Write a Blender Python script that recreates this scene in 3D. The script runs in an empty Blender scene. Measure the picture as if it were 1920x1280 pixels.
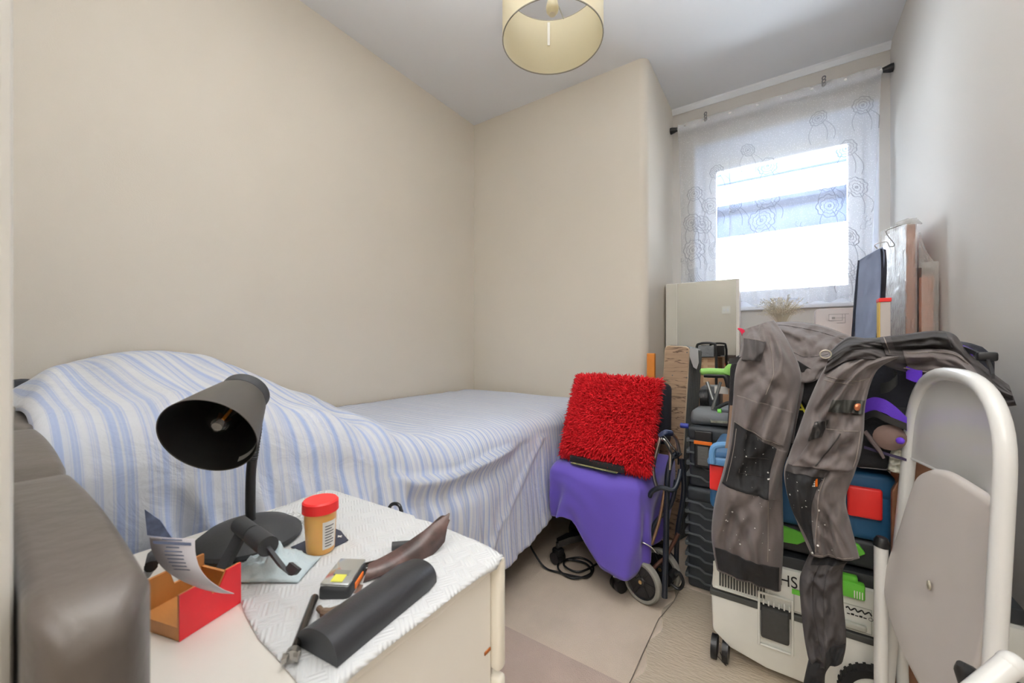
import bpy, bmesh, math, random
from mathutils import Vector, Matrix, noise
random.seed(7)
S = bpy.context.scene
COL = S.collection
PI = math.pi
# ------------------------------------------------------------------ camera
H = 0.95                                   # eye height, m
YAW = math.atan(502 / 740)
FOC = 740.0                                # focal length in pixels of a 1920 wide frame
HZ = 646.0
Rv = Vector((math.cos(YAW), math.sin(YAW), 0)); Fv = Vector((-math.sin(YAW), math.cos(YAW), 0)); Uv = Vector((0, 0, 1))
cd = bpy.data.cameras.new('camera'); cam = bpy.data.objects.new('camera', cd); COL.objects.link(cam)
cam.location = (0, 0, H); cam.rotation_euler = (PI / 2, 0, YAW)
cd.sensor_width = 36; cd.lens = FOC * 36 / 1920; cd.shift_y = (HZ - 640) / 1920
cd.clip_start = 0.01; cd.clip_end = 100
cd.dof.use_dof = True; cd.dof.focus_distance = 1.9; cd.dof.aperture_fstop = 9
S.camera = cam
# ------------------------------------------------------------------ world, light, exposure
w = bpy.data.worlds.new('sky'); S.world = w; w.use_nodes = True
bg = w.node_tree.nodes['Background']
bg.inputs[0].default_value = (0.80, 0.90, 1.0, 1); bg.inputs[1].default_value = 28.0
S.view_settings.view_transform = 'Standard'; S.view_settings.look = 'None'
S.view_settings.exposure = 0.48; S.view_settings.gamma = 1; S.view_settings.use_curve_mapping = False
S.cycles.max_bounces = 10; S.cycles.diffuse_bounces = 6; S.cycles.transparent_max_bounces = 16
S.cycles.use_denoising = True; S.cycles.sample_clamp_indirect = 6; S.cycles.caustics_reflective = False
def area(name, loc, rot, sx, sy, power, col=(1, 1, 1), portal=False):
    l = bpy.data.lights.new(name, 'AREA'); l.shape = 'RECTANGLE'; l.size = sx; l.size_y = sy; l.energy = power; l.color = col
    o = bpy.data.objects.new(name, l); COL.objects.link(o); o.location = loc; o.rotation_euler = rot
    if portal: l.cycles.is_portal = True
    return o
area('window_portal', (0, 3.0, 1.75), (-PI / 2, 0, 0), 1.1, 1.25, 1, portal=True)
area('hall_fill_light', (0.15, -1.15, 2.36), (math.radians(28), 0, 0), 1.3, 1.0, 26, (1.0, 0.975, 0.95))  # added lamp out of view, fills the room through the doorway
sl = bpy.data.lights.new('ceiling_bounce_fill', 'SPOT'); sl.energy = 300; sl.spot_size = math.radians(112); sl.spot_blend = 1.0; sl.shadow_soft_size = 0.12; sl.color = (1.0, 0.985, 0.96)  # added unseen spot, bounced off the ceiling as fill in place of a flash
so_ = bpy.data.objects.new('ceiling_bounce_fill', sl); COL.objects.link(so_); so_.location = (-0.05, 0.10, 1.62); so_.rotation_euler = Vector((-0.12, 0.22, 1.0)).to_track_quat('-Z', 'Y').to_euler()
# ------------------------------------------------------------------ pixel rays (frame 1920 x 1280) onto planes of the room
def ray(px, py): return Fv + Rv * ((px - 960) / FOC) + Uv * ((HZ - py) / FOC)
O = Vector((0, 0, H))
def ony(px, py, Y): d = ray(px, py); return O + d * (Y / d.y)
def onx(px, py, X): d = ray(px, py); return O + d * (X / d.x)
def onz(px, py, z): d = ray(px, py); return O + d * ((z - H) / d.z)
def ond(px, py, t): return O + ray(px, py) * t
# ------------------------------------------------------------------ materials
def lin(r, g, b):
    f = lambda c: c / 255 / 12.92 if c / 255 <= 0.04045 else ((c / 255 + 0.055) / 1.055) ** 2.4
    return (f(r), f(g), f(b), 1)
MC = {}
def mat(name, rgb=(200, 200, 200), rough=0.6, metal=0.0, var=0.0, vscale=8, bump=0.0, bscale=60, spec=None, trans=0.0, sheen=0.0, coat=0.0, emis=None, stretch=None):
    if name in MC: return MC[name]
    m = bpy.data.materials.new(name); m.use_nodes = True; MC[name] = m
    nt = m.node_tree; b = nt.nodes['Principled BSDF']
    c = lin(*rgb); b.inputs['Base Color'].default_value = c; b.inputs['Roughness'].default_value = rough; b.inputs['Metallic'].default_value = metal
    if spec is not None: b.inputs['Specular IOR Level'].default_value = spec
    if sheen: b.inputs['Sheen Weight'].default_value = sheen
    if coat: b.inputs['Coat Weight'].default_value = coat; b.inputs['Coat Roughness'].default_value = 0.1
    if trans: b.inputs['Transmission Weight'].default_value = trans
    if emis: b.inputs['Emission Color'].default_value = c; b.inputs['Emission Strength'].default_value = emis
    tc = nt.nodes.new('ShaderNodeTexCoord')
    src = tc.outputs['Object']
    if stretch:
        mp = nt.nodes.new('ShaderNodeMapping'); mp.inputs['Scale'].default_value = stretch; nt.links.new(src, mp.inputs[0]); src = mp.outputs[0]
    if var:
        n = nt.nodes.new('ShaderNodeTexNoise'); n.inputs['Scale'].default_value = vscale; n.inputs['Detail'].default_value = 5
        nt.links.new(src, n.inputs['Vector'])
        mx = nt.nodes.new('ShaderNodeMix'); mx.data_type = 'RGBA'
        mx.inputs['A'].default_value = tuple(min(1, x * (1 + var)) for x in c[:3]) + (1,)
        mx.inputs['B'].default_value = tuple(x * (1 - var) for x in c[:3]) + (1,)
        rp = nt.nodes.new('ShaderNodeValToRGB'); rp.color_ramp.elements[0].position = 0.35; rp.color_ramp.elements[1].position = 0.65
        nt.links.new(n.outputs[0], rp.inputs[0]); nt.links.new(rp.outputs[0], mx.inputs['Factor']); nt.links.new(mx.outputs['Result'], b.inputs['Base Color'])
    if bump:
        n2 = nt.nodes.new('ShaderNodeTexNoise'); n2.inputs['Scale'].default_value = bscale; n2.inputs['Detail'].default_value = 4
        nt.links.new(src, n2.inputs['Vector'])
        bp = nt.nodes.new('ShaderNodeBump'); bp.inputs['Strength'].default_value = bump; bp.inputs['Distance'].default_value = 0.01
        nt.links.new(n2.outputs[0], bp.inputs['Height']); nt.links.new(bp.outputs[0], b.inputs['Normal'])
    return m
WALL = mat('cream wall paint', (222, 215, 203), 0.85, bump=0.05, bscale=220, var=0.012, vscale=3)
WALLW = mat('pale wall paint', (212, 208, 203), 0.85, bump=0.05, bscale=220)
CEIL = mat('white ceiling paint', (236, 238, 241), 0.9, bump=0.03, bscale=150)
WHITE = mat('white gloss paint', (238, 236, 230), 0.35, bump=0.02, bscale=120)
UPVC = mat('white window plastic', (236, 238, 244), 0.3)
CREAMFURN = mat('cream laminate', (240, 237, 230), 0.35, var=0.015, vscale=6)
BLACK = mat('black plastic', (24, 25, 27), 0.42, bump=0.03, bscale=300)
BLACKM = mat('matt black plastic', (46, 48, 51), 0.6, bump=0.05, bscale=300)
RUBBER = mat('black rubber', (20, 20, 21), 0.75)
CHROME = mat('worn steel', (170, 168, 164), 0.28, 0.9, var=0.1, vscale=30)
CASEM = mat('dark grey toolbox plastic', (52, 57, 62), 0.55, bump=0.08, bscale=150, var=0.18, vscale=9)
GREEN = mat('bright green plastic', (104, 196, 62), 0.45)
BLUE = mat('blue toolbox plastic', (38, 92, 135), 0.5, bump=0.05, bscale=120, var=0.1)
LBLUE = mat('light blue plastic', (98, 148, 194), 0.5)
RED = mat('red plastic', (232, 44, 40), 0.4)
ORANGE = mat('orange plastic', (238, 120, 34), 0.45)
PURPLE = mat('purple webbing', (96, 52, 196), 0.7, bump=0.15, bscale=300)
GREYW = mat('off white vacuum plastic', (232, 233, 226), 0.45, var=0.03, vscale=10)
# ------------------------------------------------------------------ mesh helpers
def root_loc(p):
    while p.parent: p = p.parent
    return p.location.copy()
def obj(name, bm, m=None, parent=None, smooth=True, sharp=35):
    if isinstance(bm, bpy.types.Mesh): me = bm; me.name = name
    else:
        me = bpy.data.meshes.new(name); bmesh.ops.recalc_face_normals(bm, faces=bm.faces[:]) if smooth != 'keep' else None
        bm.to_mesh(me); bm.free()
    o = bpy.data.objects.new(name, me); COL.objects.link(o)
    if m: 
        for mm in (m if isinstance(m, (list, tuple)) else [m]): me.materials.append(mm)
    if parent is not None:
        me.transform(Matrix.Translation(-root_loc(parent))); o.parent = parent
    else:
        vs = [v.co for v in me.vertices]
        c = Vector(((min(v.x for v in vs) + max(v.x for v in vs)) / 2, (min(v.y for v in vs) + max(v.y for v in vs)) / 2, min(v.z for v in vs)))
        me.transform(Matrix.Translation(-c)); o.location = c
    if smooth:
        for p in me.polygons: p.use_smooth = True
        if sharp:
            md = o.modifiers.new('weighted', 'EDGE_SPLIT'); md.split_angle = math.radians(sharp)
    return o
def tag(o, label, cat, group=None):
    o['label'] = label; o['category'] = cat
    if group: o['group'] = group
    return o
def thing(name, label, cat, loc, group=None):
    o = bpy.data.objects.new(name, None); COL.objects.link(o); o.location = loc; o.empty_display_size = 0.05
    return tag(o, label, cat, group)
def struct(name, bm, m, smooth=False):
    o = obj(name, bm, m, None, smooth); o['kind'] = 'structure'; return o
def new(): return bmesh.new()
def frame(ax, ay=None, az=None):
    return Matrix((ax, ay, az)).transposed()
def box(bm, lo, hi, bev=0.0, seg=2, M=None, mi=0):
    c = [(a + b) / 2 for a, b in zip(lo, hi)]; s = [abs(b - a) for a, b in zip(lo, hi)]
    t = bmesh.new(); bmesh.ops.create_cube(t, size=1, matrix=Matrix.Translation(c) @ Matrix.Diagonal((*s, 1)))
    if bev: bmesh.ops.bevel(t, geom=t.edges[:] , offset=min(bev, min(s) * 0.49), segments=seg, profile=0.5, affect='EDGES')
    return merge(bm, t, M, mi)
def merge(bm, t, M=None, mi=0):
    if M is not None: bmesh.ops.transform(t, matrix=M, verts=t.verts[:])
    vm = {v: bm.verts.new(v.co) for v in t.verts}
    for f in t.faces:
        try: nf = bm.faces.new([vm[v] for v in f.verts]); nf.material_index = mi or f.material_index
        except ValueError: pass
    t.free(); return bm
def tube(bm, pts, r, n=10, closed=False, cap=True, mi=0):
    pts = [Vector(p) for p in pts]; N = len(pts); rings = []
    rr = r if isinstance(r, (list, tuple)) else [r] * N
    prev = None
    for i, p in enumerate(pts):
        a = pts[(i - 1) % N] if (closed or i > 0) else p; b = pts[(i + 1) % N] if (closed or i < N - 1) else p
        d = (b - a).normalized() if (b - a).length > 1e-9 else Vector((0, 0, 1))
        if prev is None:
            u = d.orthogonal().normalized()
        else:
            u = prev - d * prev.dot(d); u = u.normalized() if u.length > 1e-6 else d.orthogonal().normalized()
        prev = u; v = d.cross(u)
        rings.append([bm.verts.new(p + (u * math.cos(2 * PI * k / n) + v * math.sin(2 * PI * k / n)) * rr[i]) for k in range(n)])
    M_ = N if closed else N - 1
    for i in range(M_):
        A, B = rings[i], rings[(i + 1) % N]
        for k in range(n):
            f = bm.faces.new((A[k], A[(k + 1) % n], B[(k + 1) % n], B[k])); f.material_index = mi
    if cap and not closed:
        for Rr in (rings[0], rings[-1]):
            f = bm.faces.new(Rr); f.material_index = mi
    return bm
def smooth_path(pts, k=8, closed=False):
    pts = [Vector(p) for p in pts]; n = len(pts); out = []
    rng = n if closed else n - 1
    for i in range(rng):
        p0 = pts[(i - 1) % n] if closed or i > 0 else pts[0]; p1 = pts[i]; p2 = pts[(i + 1) % n]; p3 = pts[(i + 2) % n] if closed or i + 2 < n else pts[-1]
        for j in range(k):
            t = j / k
            out.append(0.5 * ((2 * p1) + (p2 - p0) * t + (2 * p0 - 5 * p1 + 4 * p2 - p3) * t * t + (3 * p1 - p0 - 3 * p2 + p3) * t ** 3))
    if not closed: out.append(pts[-1])
    return out
def lathe(bm, prof, M=None, n=32, closed=False, mi=0):
    t = bmesh.new(); rings = []
    for r, z in prof:
        rings.append([t.verts.new((r * math.cos(2 * PI * k / n), r * math.sin(2 * PI * k / n), z)) for k in range(n)] if r > 1e-6 else [t.verts.new((0, 0, z))])
    pairs = list(zip(rings, rings[1:])) + ([(rings[-1], rings[0])] if closed else [])
    for A, B in pairs:
        for k in range(n):
            k2 = (k + 1) % n
            if len(A) == 1 and len(B) == 1: continue
            if len(A) == 1: t.faces.new((A[0], B[k], B[k2]))
            elif len(B) == 1: t.faces.new((A[k], A[k2], B[0]))
            else: t.faces.new((A[k], A[k2], B[k2], B[k]))
    return merge(bm, t, M, mi)
def prism(bm, poly, d, bev=0.0, mi=0):
    """poly: world points of one face; d: extrusion vector"""
    d = Vector(d); t = bmesh.new()
    A = [t.verts.new(Vector(p)) for p in poly]; B = [t.verts.new(Vector(p) + d) for p in poly]
    n = len(A); t.faces.new(A); t.faces.new(B[::-1])
    for k in range(n): t.faces.new((A[k], B[k], B[(k + 1) % n], A[(k + 1) % n]))
    if bev: bmesh.ops.bevel(t, geom=[e for e in t.edges], offset=bev, segments=2, profile=0.5, affect='EDGES')
    return merge(bm, t, None, mi)
def strip(bm, pts, side, th, mi=0):
    """flat ribbon: pts centre line, side = half width vectors (one or per point), th thickness vector"""
    pts = [Vector(p) for p in pts]; n = len(pts); rings = []
    for i, p in enumerate(pts):
        s = Vector(side[i]) if isinstance(side, list) else Vector(side)
        d = (pts[min(i + 1, n - 1)] - pts[max(i - 1, 0)]).normalized(); nn = d.cross(s).normalized() * th
        rings.append([bm.verts.new(q) for q in (p - s - nn, p + s - nn, p + s + nn, p - s + nn)])
    for A, B in zip(rings, rings[1:]):
        for k in range(4): bm.faces.new((A[k], A[(k + 1) % 4], B[(k + 1) % 4], B[k])).material_index = mi
    for R_ in (rings[0], rings[-1]): bm.faces.new(R_)
    return bm
def basis(o, x, y):
    x = Vector(x).normalized(); z = x.cross(Vector(y)).normalized(); y = z.cross(x)
    M = Matrix((x, y, z)).transposed().to_4x4(); M.translation = o; return M
def lettering(txt, size, M, depth=0.0006, sx=1.0):
    cu = bpy.data.curves.new('letters', 'FONT'); cu.body = txt; cu.size = size; cu.extrude = depth; cu.align_x = 'CENTER'; cu.align_y = 'CENTER'
    o = bpy.data.objects.new('letters', cu); COL.objects.link(o)
    dg = bpy.context.evaluated_depsgraph_get(); me = bpy.data.meshes.new_from_object(o.evaluated_get(dg))
    bpy.data.objects.remove(o); me.transform(M @ Matrix.Diagonal((sx, 1, 1, 1))); return me
def fb(p, s=1.0): return noise.noise(Vector(p) * s)
# ================================================================== THE ROOM
XL, XR, YB, YW, ZC = -1.79, 0.472, 2.16, 2.78, 2.50
XCH = -0.59                                # side of the chimney breast
b = new(); box(b, (-2.2, -2.6, -0.1), (1.6, 3.1, 0)); 
CARPET = mat('beige carpet', (222, 206, 188), 0.95, var=0.07, vscale=5, bump=0.5, bscale=420)
struct('floor', b, CARPET)
b = new(); box(b, (-2.2, -2.6, ZC), (1.6, 3.1, ZC + 0.1)); struct('ceiling', b, CEIL)
b = new(); box(b, (XL - 0.1, -0.1, 0), (XL, YB + 0.75, ZC)); struct('wall_left', b, WALL)
# chimney breast: a solid mass with one rounded corner
rr_ = 0.045
poly = [(XL, YB), (XCH - rr_, YB)] + [(XCH - rr_ + rr_ * math.sin(a), YB + rr_ - rr_ * math.cos(a)) for a in [PI / 2 * k / 8 for k in range(1, 9)]] + [(XCH, YW + 0.2), (XL, YW + 0.2)]
b = new(); prism(b, [(x, y, 0) for x, y in poly], (0, 0, ZC)); struct('wall_back', b, WALL, smooth=True)
# window wall with its opening
WX0, WX1, WZ0, WZ1 = -0.458, 0.43, 1.175, 2.23
b = new()
for lo, hi in (((XCH, YW, 0), (XR + .1, YW + .2, WZ0)), ((XCH, YW, WZ1), (XR + .1, YW + .2, ZC)), ((XCH, YW, WZ0), (WX0, YW + .2, WZ1)), ((WX1, YW, WZ0), (XR + .1, YW + .2, WZ1))): box(b, lo, hi)
struct('wall_window', b, WALLW)
b = new(); box(b, (XR, -0.1, 0), (XR + 0.1, YW + 0.2, ZC)); struct('wall_right', b, WALLW)
# the wall with the doorway the camera stands in
b = new()
box(b, (XL - .1, -0.12, 0), (-0.30, 0.0, ZC)); box(b, (-0.30, -0.12, 2.05), (XR + .1, 0.0, ZC)); struct('wall_front', b, WALL)
b = new(); box(b, (-0.37, 0.0, 0), (-0.302, 0.0225, 2.11), 0.004); box(b, (-0.302, -0.13, 0), (-0.275, 0.0, 2.05), 0.003); struct('trim_1', b, WHITE)
b = new(); prism(b, [(XCH, YW, ZC), (XCH, YW, ZC - .028), (XCH, YW - .01, ZC - .03), (XCH, YW - .03, ZC - .01), (XCH, YW - .032, ZC)], (XR - XCH, 0, 0)); struct('trim_2', b, CEIL)
# hallway behind the camera
b = new(); box(b, (-1.3, -2.3, 0), (-1.2, -0.12, ZC)); struct('wall_hall_left', b, WHITE)
b = new(); box(b, (1.3, -2.3, 0), (1.4, -0.12, ZC)); struct('wall_hall_right', b, WHITE)
b = new(); box(b, (-1.3, -2.4, 0), (1.4, -2.3, ZC)); struct('wall_hall_back', b, WHITE)
b = new(); box(b, (XR + .1, -0.12, 0), (1.3, 0.0, ZC)); struct('wall_hall_front', b, WHITE)
# skirting board seen by the right corner
b = new(); box(b, (XL, YB - .015, 0), (XCH, YB, .1), .004); struct('baseboard_back', b, WHITE)
b = new(); box(b, (XR - .015, .1, 0), (XR, YW, .1), .004); struct('baseboard_right', b, WHITE)
# ---- window
FY = 2.90
b = new()
fx0, fx1, fz0, fz1 = WX0, WX1, WZ0, WZ1
def ring_frame(b, x0, x1, z0, z1, w, y0, y1, bev=.004, top=None):
    top = top or w
    box(b, (x0, y0, z0), (x0 + w, y1, z1), bev); box(b, (x1 - w, y0, z0), (x1, y1, z1), bev)
    box(b, (x0 + w, y0, z1 - top), (x1 - w, y1, z1), bev); box(b, (x0 + w, y0, z0), (x1 - w, y1, z0 + w), bev)
ring_frame(b, fx0, fx1, fz0, fz1, .055, FY, FY + .07, top=.07)
win = struct('window_1', b, UPVC)
b = new(); ring_frame(b, fx0 + .05, fx1 - .05, fz0 + .05, fz1 - .065, .062, FY - .015, FY + .05, top=.085); obj('window_sash', b, UPVC, win, smooth=False)
b = new(); box(b, (fx0 + .10, FY - .028, 2.10), (fx1 - .2, FY - .015, 2.125), .004); box(b, (fx0 + .14, FY - .032, 2.107), (fx1 - .24, FY - .026, 2.117), .002); obj('trickle_vent', b, WHITE, win, smooth=False)
b = new(); box(b, (fx0, YW - .02, WZ0 - .02), (fx1, FY, WZ0 + .005), .006); obj('window_sill', b, UPVC, win, smooth=False)
GL = bpy.data.materials.new('window glass'); GL.use_nodes = True; nt = GL.node_tree; nt.nodes.clear()
o_ = nt.nodes.new('ShaderNodeOutputMaterial'); mx = nt.nodes.new('ShaderNodeMixShader'); tr = nt.nodes.new('ShaderNodeBsdfTransparent'); gl = nt.nodes.new('ShaderNodeBsdfGlossy'); gl.inputs['Roughness'].default_value = .02
fr = nt.nodes.new('ShaderNodeFresnel'); nt.links.new(fr.outputs[0], mx.inputs[0]); nt.links.new(tr.outputs[0], mx.inputs[1]); nt.links.new(gl.outputs[0], mx.inputs[2]); nt.links.new(mx.outputs[0], o_.inputs[0])
b = new(); box(b, (fx0 + .11, FY + .015, fz0 + .11), (fx1 - .11, FY + .021, fz1 - .15)); obj('window_pane', b, GL, win, smooth=False)
# reveal lining: white plaster inside the opening
b = new()
box(b, (WX0, YW + .001, WZ1 - .004), (WX1, FY, WZ1)); box(b, (WX0, YW + .001, WZ0), (WX0 + .004, FY, WZ1 - .004)); box(b, (WX1 - .004, YW + .001, WZ0), (WX1, FY, WZ1 - .004)); struct('trim_3', b, UPVC)
# ---- neighbouring building across the yard
nb = thing('neighbouring_building', 'pale rendered building with a slate blue eaves band seen through the window', 'building', (0.5, 7.5, 0))
b = new(); box(b, (-3, 7.5, -1), (5, 8.2, 2.75)); obj('wall', b, mat('white render', (240, 240, 238), .9, bump=.2, bscale=20), nb, smooth=False)
b = new(); box(b, (-3.2, 7.15, 2.75), (5.2, 8.2, 3.18)); obj('roof_band', b, mat('slate blue cladding', (42, 49, 64), .9, var=.08, vscale=2, spec=0), nb, smooth=False)
b = new(); tube(b, [(-3.2, 7.1, 3.05), (5.2, 7.1, 3.05)], .05); obj('gutter', b, mat('dark gutter', (20, 24, 34), .9, spec=0), nb)
b = new(); box(b, (-3.2, 7.5, 3.66), (5.2, 8.2, 4.25)); obj('sky_tint_band', b, mat('bluish sky tint', (64, 76, 104), .9, spec=0), nb, smooth=False)  # added slab standing in for the bluish sky above the eaves
b = new(); box(b, (-3, 7.6, 3.18), (5, 8.2, 3.66)); obj('upper_wall', b, mat('white render'), nb, smooth=False)
# ---- net curtain on a tension rod
RY, RZ = 2.70, 2.335
rod = thing('curtain_rod', 'thin curtain rod with black end caps wedged between the side walls above the window', 'curtain rod', ((XCH + XR) / 2, RY, RZ))
b = new(); tube(b, [(XCH + .03, RY, RZ), (XR - .03, RY, RZ)], .007); obj('pole', b, WHITE, rod)
for sx, x in ((1, XCH), (-1, XR)):
    b = new(); tube(b, [(x + sx * .003, RY, RZ), (x + sx * .012, RY, RZ), (x + sx * .045, RY, RZ)], [.021, .021, .012], 12); obj('end_cap', b, BLACK, rod)
CX0, CX1, CZ0 = -0.54, 0.425, 1.185
def cur(s, t):
    """s across 0..1, t down 0..1 -> point of the net"""
    x = CX0 + (CX1 - CX0) * s
    x += (0.018 * math.sin(t * 2.2) if s < .3 else -0.05 * t * max(0, s - .55) / .45)
    z = RZ + .016 - (RZ + .016 - CZ0) * t + t * (.012 * math.sin(s * 23) + .01 * math.sin(s * 51 + 1))
    if s > .80: z -= .03 * t * (s - .8) / .2
    amp = (.006 + .016 * t)
    y = RY - .021 + amp * math.sin(s * 46 + 1.5 * math.sin(t * 3)) * .7 + .010 * t * math.sin(s * 13 + 2 * t)
    y -= .03 * math.exp(-((s - .10) / .03) ** 2) * t + .05 * math.exp(-((s - .80) / .035) ** 2) * t
    return Vector((x, y, z))
NET = bpy.data.materials.new('net curtain fabric'); NET.use_nodes = True; nt = NET.node_tree; nt.nodes.clear()
def net_mat(nt, fac, dots):
    o_ = nt.nodes.new('ShaderNodeOutputMaterial'); mx = nt.nodes.new('ShaderNodeMixShader'); tr = nt.nodes.new('ShaderNodeBsdfTransparent')
    m2 = nt.nodes.new('ShaderNodeMixShader'); m2.inputs[0].default_value = (.09 if dots else .03); df = nt.nodes.new('ShaderNodeBsdfDiffuse'); tl = nt.nodes.new('ShaderNodeBsdfTranslucent')
    df.inputs[0].default_value = lin(236, 238, 244) if dots else lin(150, 152, 158); tl.inputs[0].default_value = lin(225, 228, 236)
    nt.links.new(df.outputs[0], m2.inputs[1]); nt.links.new(tl.outputs[0], m2.inputs[2])
    nt.links.new(tr.outputs[0], mx.inputs[1]); nt.links.new(m2.outputs[0], mx.inputs[2]); nt.links.new(mx.outputs[0], o_.inputs[0])
    if dots:
        tc = nt.nodes.new('ShaderNodeTexCoord'); vo = nt.nodes.new('ShaderNodeTexVoronoi'); vo.inputs['Scale'].default_value = 130; nt.links.new(tc.outputs['Object'], vo.inputs['Vector'])
        rp = nt.nodes.new('ShaderNodeValToRGB'); rp.color_ramp.elements[0].position = .16; rp.color_ramp.elements[0].color = (.40,) * 3 + (1,); rp.color_ramp.elements[1].position = .3; rp.color_ramp.elements[1].color = (fac,) * 3 + (1,)
        nt.links.new(vo.outputs['Distance'], rp.inputs[0]); nt.links.new(rp.outputs[0], mx.inputs[0])
    else: mx.inputs[0].default_value = fac
net_mat(nt, .30, True)
LACE = bpy.data.materials.new('backlit lace thread'); LACE.use_nodes = True; LACE.node_tree.nodes.clear(); net_mat(LACE.node_tree, .6, False)  # white thread greyed in its colour for the light behind it
cu = thing('net_curtain', 'white floral lace net curtain gathered on the rod in front of the window', 'curtain', (0, RY, CZ0))
b = new(); NS, NT = 150, 40
g = [[b.verts.new(cur(i / NS, j / NT)) for j in range(NT + 1)] for i in range(NS + 1)]
for i in range(NS):
    for j in range(NT): b.faces.new((g[i][j], g[i + 1][j], g[i + 1][j + 1], g[i][j + 1]))
obj('net_panel', b, NET, cu, sharp=0)
b = new()                                   # ruched heading round the rod
tube(b, [Vector((CX0 + (CX1 - CX0) * k / 90, RY, RZ + .002 * math.sin(k * 2.1))) for k in range(91)], [.0175 + .0015 * math.sin(k * 1.9) for k in range(91)], 10); obj('heading', b, mat('white curtain heading', (236, 236, 238), .9, bump=.3, bscale=90), cu)
b = new()
def rib(b, pts, wd):
    """a flat ribbon of lace lying on the net; pts in (s,t)"""
    P = [cur(max(0, min(1, s)), max(0, min(.995, t))) + Vector((0, -.003, 0)) for s, t in pts]
    prev = None
    for i, p in enumerate(P):
        d = P[min(i + 1, len(P) - 1)] - P[max(0, i - 1)]; n_ = Vector((-d.z, 0, d.x)); n_ = n_.normalized() * wd if n_.length > 0 else Vector((wd, 0, 0))
        cur_ = (b.verts.new(p - n_), b.verts.new(p + n_))
        if prev: b.faces.new((prev[0], prev[1], cur_[1], cur_[0]))
        prev = cur_
AS = (CX1 - CX0) / (RZ - CZ0)
def flower(s, t, r, n=9, rings=3):
    for q in range(rings):
        R_ = r * (1 - q * .3)
        rib(b, [(s + R_ * (1 + .16 * abs(math.sin(n * a / 2 + q))) * math.cos(a) / (CX1 - CX0), t + R_ * (1 + .16 * abs(math.sin(n * a / 2 + q))) * math.sin(a) / (RZ - CZ0)) for a in [2 * PI * k / 48 for k in range(49)]], .0017 + .0008 * (q == 0))
    rib(b, [(s + r * .12 * math.cos(a) / (CX1 - CX0), t + r * .12 * math.sin(a) / (RZ - CZ0)) for a in [2 * PI * k / 10 for k in range(11)]], .003)
def stem(s0, t0, ds, dt, curl, n=18):
    rib(b, [(s0 + ds * k / n + curl * math.sin(PI * k / n), t0 + dt * k / n) for k in range(n + 1)], .0016)
for (s, t, r) in [(.22, .30, .026), (.40, .23, .024), (.74, .16, .026), (.93, .15, .03), (.18, .47, .034), (.13, .57, .038), (.50, .33, .032), (.50, .48, .042), (.47, .585, .046), (.79, .47, .03), (.80, .57, .042), (.09, .40, .03), (.07, .55, .036), (.08, .70, .044), (.33, .50, .026), (.87, .33, .03), (.92, .50, .034), (.90, .72, .03), (.88, .86, .034)]:
    flower(s, t, r * 1.25)
    for c in (-.02, .015, .03): stem(s + c, t + .02, .01 + c, .09, c * .8)
for s0 in (.18, .34, .52, .68, .84):         # the big curling scrolls and waves of the border
    for k in range(7):
        rib(b, [(s0 + (.10 + .011 * k) * math.cos(a) * (1 - .25 * a / PI), .80 + (.085 + .008 * k) * math.sin(a)) for a in [PI * (.1 + .9 * j / 26) for j in range(27)]], .0014)
    for k in range(4):
        rib(b, [(s0 + .03 + (.018 + .008 * k) * math.cos(a), .70 + (.02 + .008 * k) * math.sin(a)) for a in [1.7 * PI * j / 20 for j in range(21)]], .0014)
for k in range(60):
    s, t = random.random(), .62 + .3 * random.random(); rib(b, [(s + .012 * math.cos(a), t + .012 * math.sin(a) * (1 + .3 * math.sin(3 * a))) for a in [2 * PI * j / 10 for j in range(8)]], .0012)
obj('lace_pattern', b, LACE, cu, sharp=0)
for s, n_ in ((.17, 1), (.76, 1)):
    b = new()
    for k in range(3):
        tube(b, [cur(s, 0) + Vector((0, -.02 - .003 * math.sin(a), .012 - .017 * k + .009 * math.cos(a))) + Vector((.007 * math.sin(a), 0, 0)) for a in [2 * PI * j / 12 for j in range(12)]], .003, 6, True)
    obj('heading_clip', b, mat('grey plastic clip', (120, 120, 124), .4), cu)
# ---- light switch by the doorway (seen in the mirror)
sw = thing('light_switch', 'white plastic light switch beside the doorway, seen only in the mirror', 'light switch', (-.50, 0, 1.34))
b = new(); box(b, (-.543, 0, 1.297), (-.457, .009, 1.383), .003); obj('plate', b, WHITE, sw, smooth=False)
for x in (-.517, -.483):
    b = new(); box(b, (x - .009, .009, 1.325), (x + .009, .015, 1.355), .002); obj('rocker', b, UPVC, sw, smooth=False)
# ---- pendant shade
PX, PY = -.66, 1.225
shade_t = thing('pendant_lamp', 'cream drum pendant lampshade with a bare bulb hanging from the ceiling', 'ceiling lamp', (PX, PY, 2.017))
SH = bpy.data.materials.new('cream shade fabric'); SH.use_nodes = True; nt = SH.node_tree; pb = nt.nodes['Principled BSDF']; pb.inputs['Base Color'].default_value = lin(226, 219, 196); pb.inputs['Roughness'].default_value = .9
tl = nt.nodes.new('ShaderNodeBsdfTranslucent'); tl.inputs[0].default_value = lin(236, 226, 192); mx = nt.nodes.new('ShaderNodeMixShader'); mx.inputs[0].default_value = .3
nt.links.new(pb.outputs[0], mx.inputs[1]); nt.links.new(tl.outputs[0], mx.inputs[2]); nt.links.new(mx.outputs[0], nt.nodes['Material Output'].inputs[0])
b = new(); M = Matrix.Translation((PX, PY, 2.017))
lathe(b, [(.175, 0), (.175, .211), (.1725, .211), (.1725, 0)], M, 64, True); obj('lamp_shade', b, SH, shade_t)
for z, r in ((0, .174), (.211, .174)):
    b = new(); tube(b, [(PX + r * math.cos(a), PY + r * math.sin(a), 2.017 + z) for a in [2 * PI * k / 64 for k in range(64)]], .0022, 8, True)
    obj('rim_wire', b, mat('grey rim', (150, 145, 130), .5, .2), shade_t)
b = new()
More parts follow.
